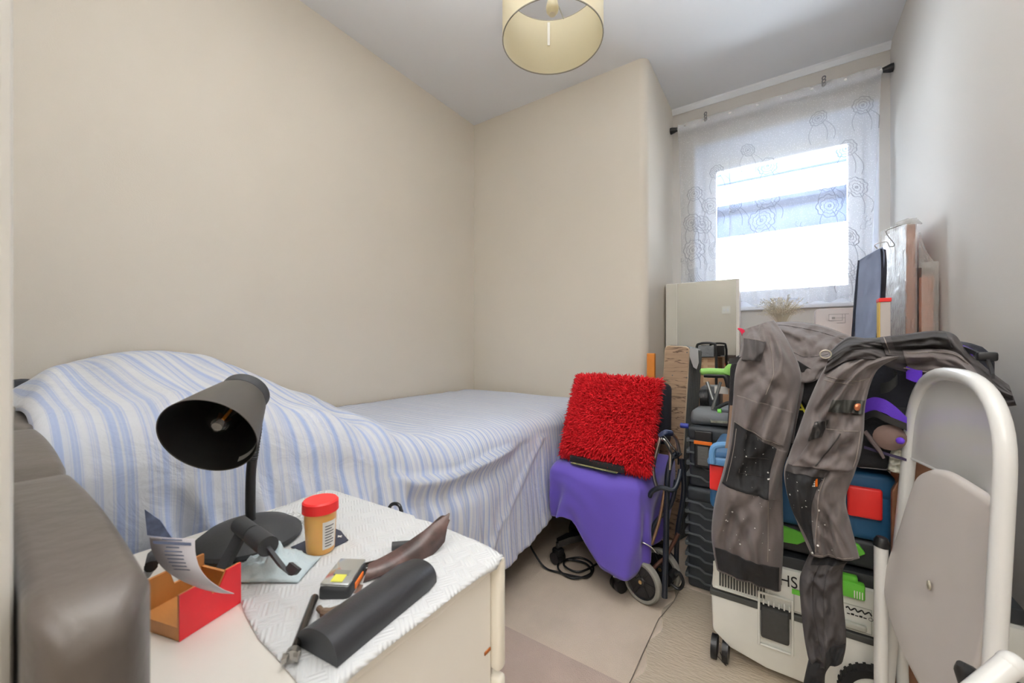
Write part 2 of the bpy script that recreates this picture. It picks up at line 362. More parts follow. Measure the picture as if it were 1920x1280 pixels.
for k in range(3):
    a = 2 * PI * k / 3 + 3.9; tube(b, [(PX + .172 * math.cos(a), PY + .172 * math.sin(a), 2.226), (PX + .02 * math.cos(a), PY + .02 * math.sin(a), 2.19)], .002, 6)
tube(b, [(PX + .02 * math.cos(a), PY + .02 * math.sin(a), 2.19) for a in [2 * PI * k / 20 for k in range(20)]], .003, 6, True); obj('spider', b, mat('pale wire', (190, 190, 180), .5), shade_t)
b = new(); lathe(b, [(0, .0), (.012, .002), (.020, .012), (.0225, .025), (.019, .045), (.013, .06), (.013, .075), (0, .075)], Matrix.Translation((PX, PY, 2.105)), 24); obj('light_bulb', b, mat('frosted bulb', (236, 228, 200), .3), shade_t)
b = new(); tube(b, [(PX, PY, 2.17), (PX, PY, 2.22)], .02, 16); tube(b, [(PX, PY, 2.22), (PX, PY, ZC)], .003, 8); lathe(b, [(0, ZC - .03), (.03, ZC - .025), (.045, ZC), (0, ZC)], Matrix.Translation((PX, PY, 0)), 24); obj('lamp_holder', b, WHITE, shade_t)
pa = Vector((math.cos(2.15), math.sin(2.15), 0)); p0 = Vector((PX, PY, 2.217)) + pa * .168
b = new(); strip(b, [p0, p0 - Vector((0, 0, .06)), p0 - Vector((0, 0, .09))], Vector((-pa.y, pa.x, 0)) * .005, .0005); obj('paper_tag', b, WHITE, shade_t, smooth=False)
# ================================================================== BED
b = new(); 
def sheet_profile(Y):
    k = [(.06, .80), (.12, .845), (.2, .90), (.30, .928), (.40, .932), (.50, .918), (.60, .872), (.72, .808), (.84, .746), (.93, .705), (.99, .662), (1.05, .647), (3, .645)]
    for (a, za), (c, zc) in zip(k, k[1:]):
        if Y <= c:
            t = max(0, (Y - a) / (c - a)); return za + (zc - za) * (t if c > .2 and c < 1.1 else t)
    return .645
def ss(a, c, x): t = max(0, min(1, (x - a) / (c - a))); return t * t * (3 - 2 * t)
def topz(X, Y):
    g = sum(sheet_profile(Y + .20 * (X + 1.6) + d) for d in (-.02, -.01, 0, .01, .02)) / 5
    z = .645 + (g - .645) * (1 - .30 * ss(-1.5, -.86, X))
    z += .006 * fb((X * 3, Y * 2, 1)) + .004 * fb((X * 4, Y * 14, 4))
    z += .017 * math.sin(Y * 44 + 4 * X + 5 * fb((X * 2.0, Y * 4, 0))) * ss(1.0, .7, Y) * ss(-1.65, -1.05, X) * (.35 + .9 * abs(fb((Y * 5, X, 3))))
    z += .006 * math.sin((Y + .5 * X) * 30 + 4 * fb((X * 3, Y * 3, 7))) * ss(1.15, .9, Y) * ss(.5, .8, Y)
    z -= .02 * ss(-1.0, -.86, X) * ss(1.0, 1.3, Y)
    return z
verts = []; NY, = (230,)
prof_n = (34, 8, 40)
bm_s = new(); uvs = {}
rows = []
Y0, Y1 = .082, 2.125
for j in range(NY + 1):
    Y = Y0 + (Y1 - Y0) * j / NY
    m_ = ss(1.25, .5, Y)                       # 1 over the mound, 0 at the foot
    Xs = -.845 + .0 * m_; r = .07 + .06 * m_
    hem = .135 + .07 * ss(1.15, 1.5, Y) + .05 * ss(1.6, 2.1, Y) + .012 * math.sin(Y * 17)
    pts = []; arc = 0
    for i in range(prof_n[0] + 1):
        X = XL + .012 + (Xs - r - XL - .012) * i / prof_n[0]
        pts.append(Vector((X, Y, topz(X, Y))))
    zt = pts[-1].z
    for i in range(1, prof_n[1] + 1):
        a = PI / 2 * i / prof_n[1]; pts.append(Vector((Xs - r + r * math.sin(a), Y, zt - r + r * math.cos(a))))
    z_s = pts[-1].z
    for i in range(1, prof_n[2] + 1):
        t = i / prof_n[2]; z = z_s + (hem - z_s) * t
        fl = .035 * t * (1 - .3 * m_) + .035 * m_ * math.sin(PI * min(1, t * 1.5)) * ss(.2, .4, Y)
        amp = (.003 + .030 * m_) * ss(0, .3, t) + .003 * t
        q1 = math.sin(Y * 58 + 5 * fb((Y * 3, z * 1.5, 9)) - 7 * m_ * t); wv = amp * (abs(q1) ** .7 * (1 if q1 > 0 else -1) * (.5 + .7 * abs(fb((Y * 6, 2, 2)))) + .35 * math.sin(Y * 131 - 9 * t + 6 * fb((Y * 3, z * 3, 2))))
        # the long sagging fold under the shoulder
        yc = z_s - .02 - .5 * (Y - 1.0) ** 2
        fold = 0
        if .62 < Y < 1.4:
            zc = .555 + .9 * max(0, Y - 1.08) ** 2 + .25 * max(0, .85 - Y)
            fold = .026 * math.exp(-((z - zc) / .028) ** 2) * ss(.62, .8, Y) * ss(1.4, 1.2, Y) - .014 * math.exp(-((z - zc + .07) / .03) ** 2) * ss(.62, .8, Y) * ss(1.4, 1.2, Y)
        dg = .008 * math.exp(-(((z - .2) - (Y - 1.0) * .75) / .018) ** 2) * ss(.9, 1.1, Y)
        pts.append(Vector((Xs + fl + wv + fold + dg + .006 * fb((Y * 5, z * 6, 3)), Y, z)))
    ext = 0
    if j > NY - 6:
        f = ((j - (NY - 6)) / 6) ** 2
        for p in pts: p.z -= f * (p.z - min(p.z, .35)); 
    row = []
    for i, p in enumerate(pts):
        if i: arc += (pts[i] - pts[i - 1]).length
        v = bm_s.verts.new(p); row.append(v); uvs[v] = (Y + 1.1 * max(0, Y - .95), arc)
    rows.append(row)
uvl = bm_s.loops.layers.uv.new('UVMap')
for A, B in zip(rows, rows[1:]):
    for i in range(len(A) - 1):
        f = bm_s.faces.new((A[i], A[i + 1], B[i + 1], B[i]))
        for l in f.loops: l[uvl].uv = uvs[l.vert]
SHEET = bpy.data.materials.new('striped cotton sheet'); SHEET.use_nodes = True; nt = SHEET.node_tree; pb = nt.nodes['Principled BSDF']; pb.inputs['Roughness'].default_value = .9; pb.inputs['Sheen Weight'].default_value = .2
tc = nt.nodes.new('ShaderNodeUVMap'); sp = nt.nodes.new('ShaderNodeSeparateXYZ'); nt.links.new(tc.outputs[0], sp.inputs[0])
def mth(op, a, c=None):
    n = nt.nodes.new('ShaderNodeMath'); n.operation = op
    for i, q in enumerate((a, c)):
        if q is None: continue
        if hasattr(q, 'links'): nt.links.new(q, n.inputs[i])
        else: n.inputs[i].default_value = q
    return n.outputs[0]
s1 = mth('SINE', mth('MULTIPLY', sp.outputs[0], 2 * PI / .052)); s2 = mth('SINE', mth('MULTIPLY', sp.outputs[0], 2 * PI / .0197)); s3 = mth('SINE', mth('MULTIPLY', sp.outputs[0], 2 * PI / .0056))
sm = mth('ADD', mth('ADD', mth('MULTIPLY', s1, .22), mth('MULTIPLY', s2, .20)), mth('ADD', mth('MULTIPLY', s3, .05), mth('MULTIPLY', mth('SINE', mth('MULTIPLY', sp.outputs[0], 2 * PI / .0331)), .14))); sm = mth('ADD', sm, .5)
rp = nt.nodes.new('ShaderNodeValToRGB'); cr = rp.color_ramp; cr.elements[0].position = .2; cr.elements[0].color = lin(222, 226, 234); cr.elements[1].position = .95; cr.elements[1].color = lin(166, 184, 222)
for p_, c_ in ((.38, (220, 224, 234)), (.48, (194, 204, 228)), (.60, (214, 219, 231)), (.72, (182, 196, 226))):
    e = cr.elements.new(p_); e.color = lin(*c_)
nt.links.new(sm, rp.inputs[0]); nt.links.new(rp.outputs[0], pb.inputs['Base Color'])
nz = nt.nodes.new('ShaderNodeTexNoise'); nz.inputs['Scale'].default_value = 14; nz.inputs['Detail'].default_value = 5; nz.inputs['Distortion'].default_value = .8; tcc = nt.nodes.new('ShaderNodeTexCoord'); nt.links.new(tcc.outputs['Object'], nz.inputs['Vector'])
bp = nt.nodes.new('ShaderNodeBump'); bp.inputs['Strength'].default_value = .35; bp.inputs['Distance'].default_value = .02; nt.links.new(nz.outputs[0], bp.inputs['Height']); nt.links.new(bp.outputs[0], pb.inputs['Normal'])
sheet = obj('bed_sheet', bm_s, SHEET, None, sharp=0); tag(sheet, 'blue and white striped bed sheet draped over the pillows and bed', 'bed sheet')
md = sheet.modifiers.new('thickness', 'SOLIDIFY'); md.thickness = .002; md.offset = -1
bed = thing('bed', 'single bed along the left wall hidden under the striped sheet', 'bed', (-1.32, 1.1, 0))
b = new(); box(b, (-1.775, .10, .12), (-.93, 2.09, .40), .02); obj('divan_base', b, mat('dark divan fabric', (60, 58, 62), .9), bed)
b = new(); box(b, (-1.775, .10, .40), (-.925, 2.09, .60), .06, 4); obj('mattress', b, mat('white mattress ticking', (225, 225, 225), .9), bed)
for x in (-1.7, -1.0):
    for y in (.2, 2.0):
        b = new(); tube(b, [(x, y, 0), (x, y, .12)], .022, 14); obj('leg', b, BLACK, bed)
# ---- padded headboard
LEATH = mat('brown grey leather', (74, 66, 60), .46, bump=.10, bscale=55, var=.05, vscale=12, spec=.55, sheen=.15)
HA = math.radians(2.0); HT = .832
hb = thing('headboard', 'brown leather padded headboard with stitched channels across its top, nearest the doorway', 'headboard', (-1.0, .07, 0))
def hbM(): return Matrix.Translation((-.250, .022, 0)) @ Matrix.Rotation(PI - HA, 4, 'Z') @ Matrix.Scale(-1, 4, (0, 1, 0))
b = new(); HM = hbM(); cuts = [0, .31, .64, 1.01, 1.28, 1.53]
for a, c in zip(cuts, cuts[1:]):
    t = bmesh.new(); prof = []
    th = .041
    n1, n2 = 14, 12; grid = []
    for i in range(n1 + 1):
        x = a + (c - a) * i / n1; e = min(x - a, c - x); pin = .0035 * (1 - min(1, e / .012)) ** 1.5
        end = 0 if a > 0 else (.008 * (1 - min(1, x / .012)) ** 2)
        puff = .004 * math.sin(PI * (x - a) / (c - a))
        y0, y1 = 0 + pin * .5 + end, th - pin + puff * .5 - end; zt = HT - pin * 1.4 + puff - end
        rad = .008; pts = [(y0, 0)] + [(y0 + rad - rad * math.cos(q), zt - rad + rad * math.sin(q)) for q in [PI / 2 * k / 5 for k in range(6)]] + [(y1 - rad + rad * math.sin(q), zt - rad + rad * math.cos(q)) for q in [PI / 2 * k / 5 for k in range(6)]] + [(y1, 0)]
        grid.append([t.verts.new((x, y, z)) for y, z in pts])
    for A, B in zip(grid, grid[1:]):
        for k in range(len(A) - 1): t.faces.new((A[k], A[k + 1], B[k + 1], B[k]))
    if a == 0: t.faces.new(grid[0])
    if c == cuts[-1]: t.faces.new(grid[-1][::-1])
    merge(b, t, HM)
obj('padding', b, LEATH, hb, sharp=0)
for c in cuts[1:-1]:
    b = new(); tube(b, [HM @ Vector(p) for p in [(c, .0, .2), (c, .003, HT - .012), (c, .010, HT - .006), (c, .031, HT - .006), (c, .038, HT - .012), (c, .040, .2)]], .0008, 6)
    obj('piping', b, mat('dark leather seam', (58, 50, 46), .5), hb)
# dark pillow corner poking out of the sheet
b = new(); lathe(b, [(0, -.03), (.03, -.026), (.05, 0), (.03, .026), (0, .03)], Matrix.Translation((-1.66, .135, .83)) @ Matrix.Scale(1.1, 4, (1, 0, 0)), 20); 
for v in b.verts: v.co += Vector((.006 * fb(v.co * 30), .006 * fb(v.co * 25), 0))
tag(obj('pillow', b, mat('charcoal pillow case', (48, 50, 58), .9)), 'charcoal pillow corner poking out of the striped sheet behind the headboard', 'pillow')
# ================================================================== NIGHTSTAND
NZ = .68
ns = thing('nightstand', 'cream nightstand with drawers beside the bed, paper towel on its top', 'nightstand', (-.49, .24, 0))
b = new(); box(b, (-.69, .078, .04), (-.302, .398, NZ - .018), .002); obj('body', b, CREAMFURN, ns, smooth=False)
b = new(); box(b, (-.692, .076, NZ - .018), (-.300, .400, NZ), .003); obj('top', b, CREAMFURN, ns, smooth=False)
z = NZ - .001
for k in range(4):
    b = new(); box(b, (-.695, .400, z - .143), (-.291, .417, z), .006, 3); dr = obj('drawer', b, mat('cream drawer front', (238, 233, 220), .3), ns)
    b = new(); lathe(b, [(0, 0), (.006, 0), (.006, .012), (.014, .016), (.014, .022), (0, .024)], Matrix.Translation((-.49, .417, z - .07)) @ Matrix.Rotation(-PI / 2, 4, 'X'), 20); obj('knob', b, CREAMFURN, dr)
    z -= .150
b = new(); box(b, (-.68, .10, 0), (-.31, .39, .04)); obj('plinth', b, CREAMFURN, ns, smooth=False)
b = new(); box(b, (-.3022, .384, .566), (-.3006, .396, .570), .0005); obj('rust_mark', b, mat('rust', (150, 84, 30), .8), ns)
# ---- paper towel
PT = mat('embossed paper towel', (220, 223, 225), .95)
nt = PT.node_tree; pb = nt.nodes['Principled BSDF']; tc = nt.nodes.new('ShaderNodeTexCoord')
def wave(dirr):
    mp = nt.nodes.new('ShaderNodeMapping'); mp.inputs['Rotation'].default_value = (0, 0, dirr); nt.links.new(tc.outputs['Object'], mp.inputs[0])
    wv = nt.nodes.new('ShaderNodeTexWave'); wv.inputs['Scale'].default_value = 72; nt.links.new(mp.outputs[0], wv.inputs[0]); return wv.outputs['Fac']
ck = nt.nodes.new('ShaderNodeTexChecker'); ck.inputs['Scale'].default_value = 48; nt.links.new(tc.outputs['Object'], ck.inputs[0])
mp = nt.nodes.new('ShaderNodeMapping'); mp.inputs['Rotation'].default_value = (0, 0, .35); mp.inputs['Location'].default_value = (0, 0, .013); nt.links.new(tc.outputs['Object'], mp.inputs[0]); nt.links.new(mp.outputs[0], ck.inputs[0])
mxx = nt.nodes.new('ShaderNodeMix'); nt.links.new(ck.outputs['Fac'], mxx.inputs[0]); nt.links.new(wave(.5), mxx.inputs[2]); nt.links.new(wave(-1.0), mxx.inputs[3])
bp = nt.nodes.new('ShaderNodeBump'); bp.inputs['Strength'].default_value = .5; bp.inputs['Distance'].default_value = .0016; nt.links.new(mxx.outputs[0], bp.inputs['Height']); nt.links.new(bp.outputs[0], pb.inputs['Normal'])
outl = [(620, 919), (650, 926), (690, 938), (735, 950), (785, 964), (782, 972), (812, 975), (850, 992), (895, 1014), (944, 1042), (938, 1058), (905, 1078), (860, 1110), (810, 1150), (760, 1188), (705, 1232), (660, 1268), (600, 1330), (565, 1290), (520, 1236), (484, 1198), (458, 1150), (446, 1110), (441, 1068), (425, 1050), (372, 1035), (366, 1016), (430, 985), (500, 962), (560, 938), (598, 922)]
b = new(); P = [onz(x, y, NZ + .0008) for x, y in outl]
N_ = len(P); cen = sum(P, Vector()) / N_
ringsP = []
for q in range(1, 15):
    f = q / 14; ringsP.append([b.verts.new(cen + (p - cen) * f) for p in P])
c0 = b.verts.new(cen)
for k in range(N_): b.faces.new((c0, ringsP[0][k], ringsP[0][(k + 1) % N_]))
for A, B in zip(ringsP, ringsP[1:]):
    for k in range(N_): b.faces.new((A[k], B[k], B[(k + 1) % N_], A[(k + 1) % N_]))
bmesh.ops.subdivide_edges(b, edges=b.edges[:], cuts=1, use_grid_fill=True)
for v in b.verts:
    x, y = v.co.x, v.co.y
    v.co.z += .0004 + .0008 * (fb((x * 25, y * 25, 0)) + .5)
    if y > .417: v.co.y = .417 + (y - .417) * .5
    e = x + .291
    if e > 0: v.co.x = -.291 + e * .25; v.co.z -= e * 1.1
    v.co.z += .003 * math.exp(-((y - .33 + .25 * (x + .5)) / .006) ** 2) * ss(-.6, -.5, x) * ss(-.3, -.4, x)
tw = obj('paper_towel', b, PT, None, sharp=0); tag(tw, 'white embossed paper towel spread over the nightstand top', 'paper towel')
md = tw.modifiers.new('thickness', 'SOLIDIFY'); md.thickness = .0004; md.offset = 1
TZ = NZ + .0026
# ---- dark card and specimen jar
b = new(); prism(b, [onz(x, y, TZ) for x, y in ((545, 1026), (590, 1044), (666, 1007), (626, 990))], (0, 0, .0006)); card = obj('card', b, mat('navy card', (44, 48, 66), .6), None, smooth=False); tag(card, 'dark navy card lying under the red-lidded jar', 'card')
b = new(); q = onz(637, 1005, TZ + .0008); box(b, (q.x - .004, q.y - .001, q.z - .0002), (q.x + .004, q.y + .001, q.z), 0); box(b, (q.x - .001, q.y - .003, q.z - .0002), (q.x + .001, q.y + .003, q.z + .0001)); obj('logo', b, WHITE, card, smooth=False)
jp = onz(601, 1030, TZ + .0006)
jar = thing('specimen_jar', 'clear plastic jar of amber liquid with a red screw lid on the nightstand', 'jar', jp)
JM = Matrix.Translation(jp) @ Matrix.Diagonal((.92, .92, 1, 1))
PLAS = mat('amber jar plastic', (232, 178, 96), .35, coat=.3); pb = PLAS.node_tree.nodes['Principled BSDF']; pb.inputs['Subsurface Weight'].default_value = .3; pb.inputs['Subsurface Radius'].default_value = (.02, .012, .005)
CL = mat('hazy clear plastic', (240, 216, 170), .2, trans=.35)
b = new(); lathe(b, [(0, 0), (.0175, 0), (.0185, .002), (.0208, .044), (.0208, .047)] , JM, 40); lathe(b, [(.0208, .047), (.0212, .053), (.021, .054), (0, .054)], JM, 40); obj('body', b, PLAS, jar)
b = new()
for k in range(48):
    pass
lathe(b, [(0, .066), (.0215, .066), (.0235, .064), (.0238, .052), (.0225, .0515), (.0215, .053), (0, .053)], JM, 60); obj('lid', b, mat('red lid', (226, 40, 40), .4), jar)
b = new(); va = math.atan2(-jp.y, -jp.x) + .42; n_ = 12; lab = []
for k in range(n_ + 1):
    a = va - .30 + .95 * k / n_; lab.append([b.verts.new(jp + Vector(((.0190 + (z_ / .044) * .0023 + .0004) * .925 * math.cos(a), (.0190 + (z_ / .044) * .0023 + .0004) * .925 * math.sin(a), z_))) for z_ in (.007, .02, .034, .042)])
for A, B in zip(lab, lab[1:]):
    for k in range(3): b.faces.new((A[k], A[k + 1], B[k + 1], B[k]))
lb = obj('label', b, WHITE, jar, sharp=0)
b = new()
for k in range(8):
    z_ = .011 + .0036 * k; rr2 = .0190 + (z_ / .044) * .0023 + .0006; rr2 *= .93; prevp = None
    for j in range(9 if k % 3 else 7):
        a = va - .15 + .075 * j; p = [b.verts.new(jp + Vector((rr2 * math.cos(a), rr2 * math.sin(a), z_ + dz))) for dz in (-.0006, .0006)]
        if prevp: b.faces.new((prevp[0], prevp[1], p[1], p[0]))
        prevp = p
obj('printing', b, mat('grey print', (90, 90, 94), .7), lb, sharp=0)
# ---- desk lamp
lp = onz(468, 1012, TZ)
lamp = thing('desk_lamp', 'black gooseneck desk lamp with its shade turned to the viewer on the nightstand', 'desk lamp', lp)
b = new(); lathe(b, [(0, 0), (.060, 0), (.064, .003), (.063, .008), (.05, .018), (.03, .024), (.012, .026), (0, .026)], Matrix.Translation(lp), 48); obj('base', b, BLACKM, lamp)
def cw(r_, u_, f_): return Rv * r_ + Uv * u_ + Fv * f_
ax = cw(.12, -.45, -.885).normalized()
p_low = ond(471, 978, .545); p_mid = ond(470, 900, .548); p_up = ond(473, 862, .550)
open_c = ond(391, 818, .470); apex = open_c - ax * .092
b = new(); tube(b, smooth_path([lp + Vector((0, .01, .02)), p_low, p_mid, p_up], 6), .0062, 14); obj('pole', b, BLACK, lamp)
b = new(); gp = smooth_path([p_up, ond(478, 830, .556), ond(482, 790, .575), ond(470, 752, .60), apex - ax * .006], 14)
tube(b, gp, [.0060 + .0007 * (k % 2) for k in range(len(gp))], 14); obj('gooseneck', b, BLACK, lamp)
LM = basis(apex, ax.orthogonal(), ax.cross(ax.orthogonal())); 
zax = (LM.to_3x3() @ Vector((0, 0, 1)))
if zax.dot(ax) < 0: LM = LM @ Matrix.Rotation(PI, 4, 'X')
SHD = mat('black lamp paint lit tone', (72, 69, 65), .5)  # black outside lightened in colour for the light falling on it
b = new(); lathe(b, [(.012, .0), (.026, .002), (.0295, .012), (.034, .020), (.044, .056), (.0530, .091), (.0535, .093), (.0525, .093), (.0432, .057), (.033, .022), (.028, .014), (.012, .004)], LM, 64, True); shd = obj('lamp_shade', b, SHD, lamp)
b = new(); lathe(b, [(.013, .0045), (.0278, .0145), (.0327, .0222), (.0428, .0572), (.0521, .0925)], LM, 64); obj('shaded_inside', b, mat('lamp inside painted shade', (8, 9, 10), .6), shd, sharp=0)  # near-black skin that paints the shade inside the lamp shade
b = new(); lathe(b, [(0, -.010), (.024, -.008), (.0305, -.002), (.0305, .012), (.0295, .013)], LM, 40); obj('cap', b, BLACKM, shd)
b = new(); lathe(b, [(0, .006), (.013, .006), (.013, .020), (.010, .024), (0, .024)], LM, 24); obj('bulb_socket', b, BLACK, lamp)
BG = bpy.data.materials.new('bulb glass'); BG.use_nodes = True; nt = BG.node_tree; nt.nodes.clear(); o_ = nt.nodes.new('ShaderNodeOutputMaterial'); mx = nt.nodes.new('ShaderNodeMixShader'); tr = nt.nodes.new('ShaderNodeBsdfTransparent'); tr.inputs[0].default_value = (.85, .83, .8, 1); gl = nt.nodes.new('ShaderNodeBsdfGlossy'); gl.inputs['Roughness'].default_value = .03
lw = nt.nodes.new('ShaderNodeLayerWeight'); lw.inputs[0].default_value = .35; nt.links.new(lw.outputs['Facing'], mx.inputs[0]); nt.links.new(tr.outputs[0], mx.inputs[1]); nt.links.new(gl.outputs[0], mx.inputs[2]); nt.links.new(mx.outputs[0], o_.inputs[0])
b = new(); lathe(b, [(.010, .022), (.015, .032), (.0195, .045), (.0185, .060), (.012, .072), (.005, .078), (0, .079)], LM, 32); blb = obj('bulb', b, BG, lamp, sharp=0)
b = new()
for s_ in (-1, 1): tube(b, [LM @ Vector((.0055 * s_, 0, .034)), LM @ Vector((.0045 * s_, 0, .064))], .0017, 8)
obj('filament', b, mat('orange filament', (244, 150, 40), .5), blb)
b = new(); tube(b, [LM @ Vector((0, 0, .024)), LM @ Vector((0, 0, .035))], [.006, .003], 12); tube(b, [LM @ Vector((0, 0, .064)), LM @ Vector((0, 0, .074))], [.004, .006], 12); obj('filament_mount', b, mat('pale glass', (220, 220, 220), .3), blb)
b = new()
angs = []
tgt = ond(425, 857, .47)
loc_t = LM.inverted() @ tgt; a0 = math.atan2(loc_t.y, loc_t.x)
prevp = None
for k in range(13):
    a = a0 - .42 + .84 * k / 12
    p = [b.verts.new(LM @ Vector(((r_ - .0006) * math.cos(a), (r_ - .0006) * math.sin(a), z_))) for r_, z_ in ((.0502, .086), (.0484, .079))]
    if prevp: b.faces.new((prevp[0], prevp[1], p[1], p[0]))
    prevp = p
obj('label', b, mat('grey label', (178, 178, 176), .5), shd, sharp=0)
# ---- folding phone stand
st = thing('phone_stand', 'black folding phone stand with a barrel hinge leaning in front of the lamp base', 'phone stand', onz(480, 1080, TZ))
hA, hB = ond(450, 983, .475), ond(503, 1024, .425)
b = new(); tube(b, [hA, hA + (hB - hA) * .48], .0098, 20); tube(b, [hA + (hB - hA) * .52, hB], .0105, 20); obj('hinge', b, BLACKM, st)
hd = (hB - hA).normalized()
b = new(); pA = hA + hd * .014; pE = onz(405, 1088, TZ + .004); strip(b, [pA, pA + (pE - pA) * .5, pE], hd * .011, .0022); obj('leg', b, BLACKM, st)
pB = hB - hd * .009
b = new(); path = smooth_path([pB, ond(520, 1050, .415), ond(533, 1066, .408), ond(544, 1071, .402), ond(554, 1060, .400)], 5); strip(b, path, hd * .0100, .0018); obj('cradle', b, BLACKM, st)
# ---- crumpled face mask
b = new(); mc = onz(515, 1068, TZ); n_ = 26; gr = []
for i in range(n_):
    row = []
    for j in range(n_):
        u, v = i / (n_ - 1) - .5, j / (n_ - 1) - .5
        p = mc + Rv * (u * .085) + Fv * (v * .055) ; e = (1 - (2 * u) ** 2) * (1 - (2 * v) ** 2)
        p.z = TZ + .002 + .028 * e * (.45 + 1.1 * abs(fb((u * 6, v * 5, 3)))) + .012 * e * abs(fb((u * 14, v * 12, 5)))
        row.append(b.verts.new(p))
    gr.append(row)
for A, B in zip(gr, gr[1:]):
    for k in range(n_ - 1): b.faces.new((A[k], A[k + 1], B[k + 1], B[k]))
fm = obj('face_mask', b, mat('pale blue face mask', (204, 220, 226), .85, bump=.1, bscale=200), None, sharp=0); tag(fm, 'crumpled pale blue face mask under the phone stand', 'face mask'); fm.modifiers.new('t', 'SOLIDIFY').thickness = .0006
# ---- card holder with leaflets
WOODB = mat('warm brown wood', (176, 118, 62), .55, var=.12, vscale=14, stretch=(1, 6, 1)); REDP = mat('red painted board', (206, 26, 38), .5, var=.06, vscale=30)
h1 = onz(337, 1203, NZ + .0005); h2 = onz(452, 1129, NZ + .0005); h3 = onz(279, 1166, NZ + .0005)
dx = (h2 - h1).normalized(); dy = (h3 - h1); wd = dy.length; dy = (dy - dx * dy.dot(dx)).normalized(); L_ = (h2 - h1).length; hh = .042
ch = thing('card_holder', 'small open wooden holder with red sides holding leaflets at the nightstand edge', 'card holder', (h1 + h2) / 2)
def hp(u, v, z): return h1 + dx * u + dy * v + Vector((0, 0, z))
def side_poly(v): return [hp(0, v, 0), hp(L_, v, 0), hp(L_, v, hh), hp(L_ * .74, v, hh), hp(L_ * .60, v, hh * .62), hp(L_ * .50, v, hh * .62), hp(L_ * .42, v, hh), hp(0, v, hh)]
b = new(); prism(b, side_poly(0), dy * .0012); obj('side', b, REDP, ch, smooth=False)
b = new(); prism(b, side_poly(.0012), dy * .0018); prism(b, side_poly(wd - .003), dy * .003); box_base = [hp(0, .003, 0), hp(L_, .003, 0), hp(L_, wd - .003, 0), hp(0, wd - .003, 0)]; prism(b, box_base, (0, 0, .012)); prism(b, [hp(L_ - .003, .003, .012), hp(L_, .003, .012), hp(L_, wd - .003, .012), hp(L_ - .003, wd - .003, .012)], (0, 0, .018)); obj('tray', b, WOODB, ch, smooth=False)
PAPER = mat('printed leaflet paper', (214, 210, 216), .7)
b = new(); lw_ = (ond(365, 1012, .375) - ond(281, 1008, .375)) * .5
cpts = smooth_path([ond(323, 1008, .372), ond(326, 1035, .366), ond(338, 1062, .362), ond(362, 1085, .362), ond(398, 1104, .366), ond(428, 1112, .37)], 5)
sides = [lw_ * (1 - .75 * (k / (len(cpts) - 1)) ** 1.6) for k in range(len(cpts))]
strip(b, cpts, sides, .0003); lf = obj('leaflet', b, PAPER, None, sharp=0); tag(lf, 'white printed leaflet curling out of the red wooden card holder', 'leaflet')
b = new()
for k, (wf, h_) in enumerate(((.45, .0006), (.85, .0014), (.3, .0006), (.4, .0006), (.45, .0006), (.4, .0006), (.42, .0006), (.38, .0006), (.44, .0006))):
    i0 = 1 + k * 1.25; i = int(i0); f = i0 - i; p = cpts[i].lerp(cpts[i + 1], f); d = (cpts[i + 1] - cpts[i]).normalized(); s_ = sides[i] * wf; nn = d.cross(s_).normalized(); nn = nn if nn.dot(O - p) > 0 else -nn
    q = p + nn * .0006; b.faces.new([b.verts.new(x) for x in (q - s_ - d * h_, q + s_ - d * h_, q + s_ + d * h_, q - s_ + d * h_)])
obj('printing', b, mat('blue grey ink', (96, 104, 130), .8), lf, smooth=False)
b = new(); prism(b, [ond(271, 955, .42), ond(276, 1003, .42), ond(322, 1008, .42), ond(300, 975, .42)], Fv * .0006); lf2 = obj('leaflet', b, mat('blue photo leaflet', (128, 142, 178), .4, var=.5, vscale=60), None, smooth=False); tag(lf2, 'pointed blue picture leaflet standing behind the white leaflet', 'leaflet')
# black bent arm behind the holder, plus black bits inside
b = new(); tube(b, smooth_path([onz(275, 1078, NZ + .006), ond(283, 1062, .40), ond(288, 1040, .42)], 5), [.004] * 5 + [.0055] * 6, 10); tag(obj('cable_plug', b, BLACK), 'black plug lead standing behind the card holder by the headboard', 'plug')
# ---- work light
wl = thing('work_light', 'small black work light with clear lens and orange button on the nightstand', 'work light', onz(635, 1120, TZ))
wa = ond(595, 1098, .415); wb_ = ond(655, 1100, .415); wc = ond(680, 1048, .468); wdd = ond(622, 1048, .468)
wx = (wb_ - wa); wyv = (wc - wb_); W1, W2 = wx.length, wyv.length; wx.normalize(); wyv = (wyv - wx * wyv.dot(wx)).normalized(); wn = wx.cross(wyv); 
if wn.z < 0: wn = -wn
Mw = Matrix((wx, wyv, wn)).transposed().to_4x4(); Mw.translation = wa
b = new(); box(b, (0, 0, -.024), (W1, W2, 0), .006, 3, Mw); obj('housing', b, BLACKM, wl)
b = new(); box(b, (.0015, .0015, -.002), (W1 - .0015, W2 - .0015, .0015), .003, 2, Mw); ln = obj('lens', b, mat('silvery lens', (214, 218, 216), .15, .75), wl)
b = new(); box(b, (W1 * .33, W2 * .1, .001), (W1 * .7, W2 * .34, .0022), 0, 2, Mw); obj('diode_panel', b, mat('yellow diode', (222, 220, 90), .5), ln, smooth=False)
b = new(); box(b, (W1 * .25, W2 * .34, .0012), (W1 * .75, W2 * .5, .0024), 0, 2, Mw); obj('reflector', b, mat('grey reflector', (150, 152, 148), .3, .4), ln, smooth=False)
b = new(); box(b, (W1 - .001, W2 * .28, -.012), (W1 + .0015, W2 * .72, -.005), .0015, 2, Mw); obj('button', b, ORANGE, wl)
b = new(); strip(b, smooth_path([ond(678, 1090, .45), ond(672, 1108, .43), ond(650, 1130, .415), ond(636, 1140, .41)], 4), wx * .0028, .0012); obj('clip', b, CHROME, wl)
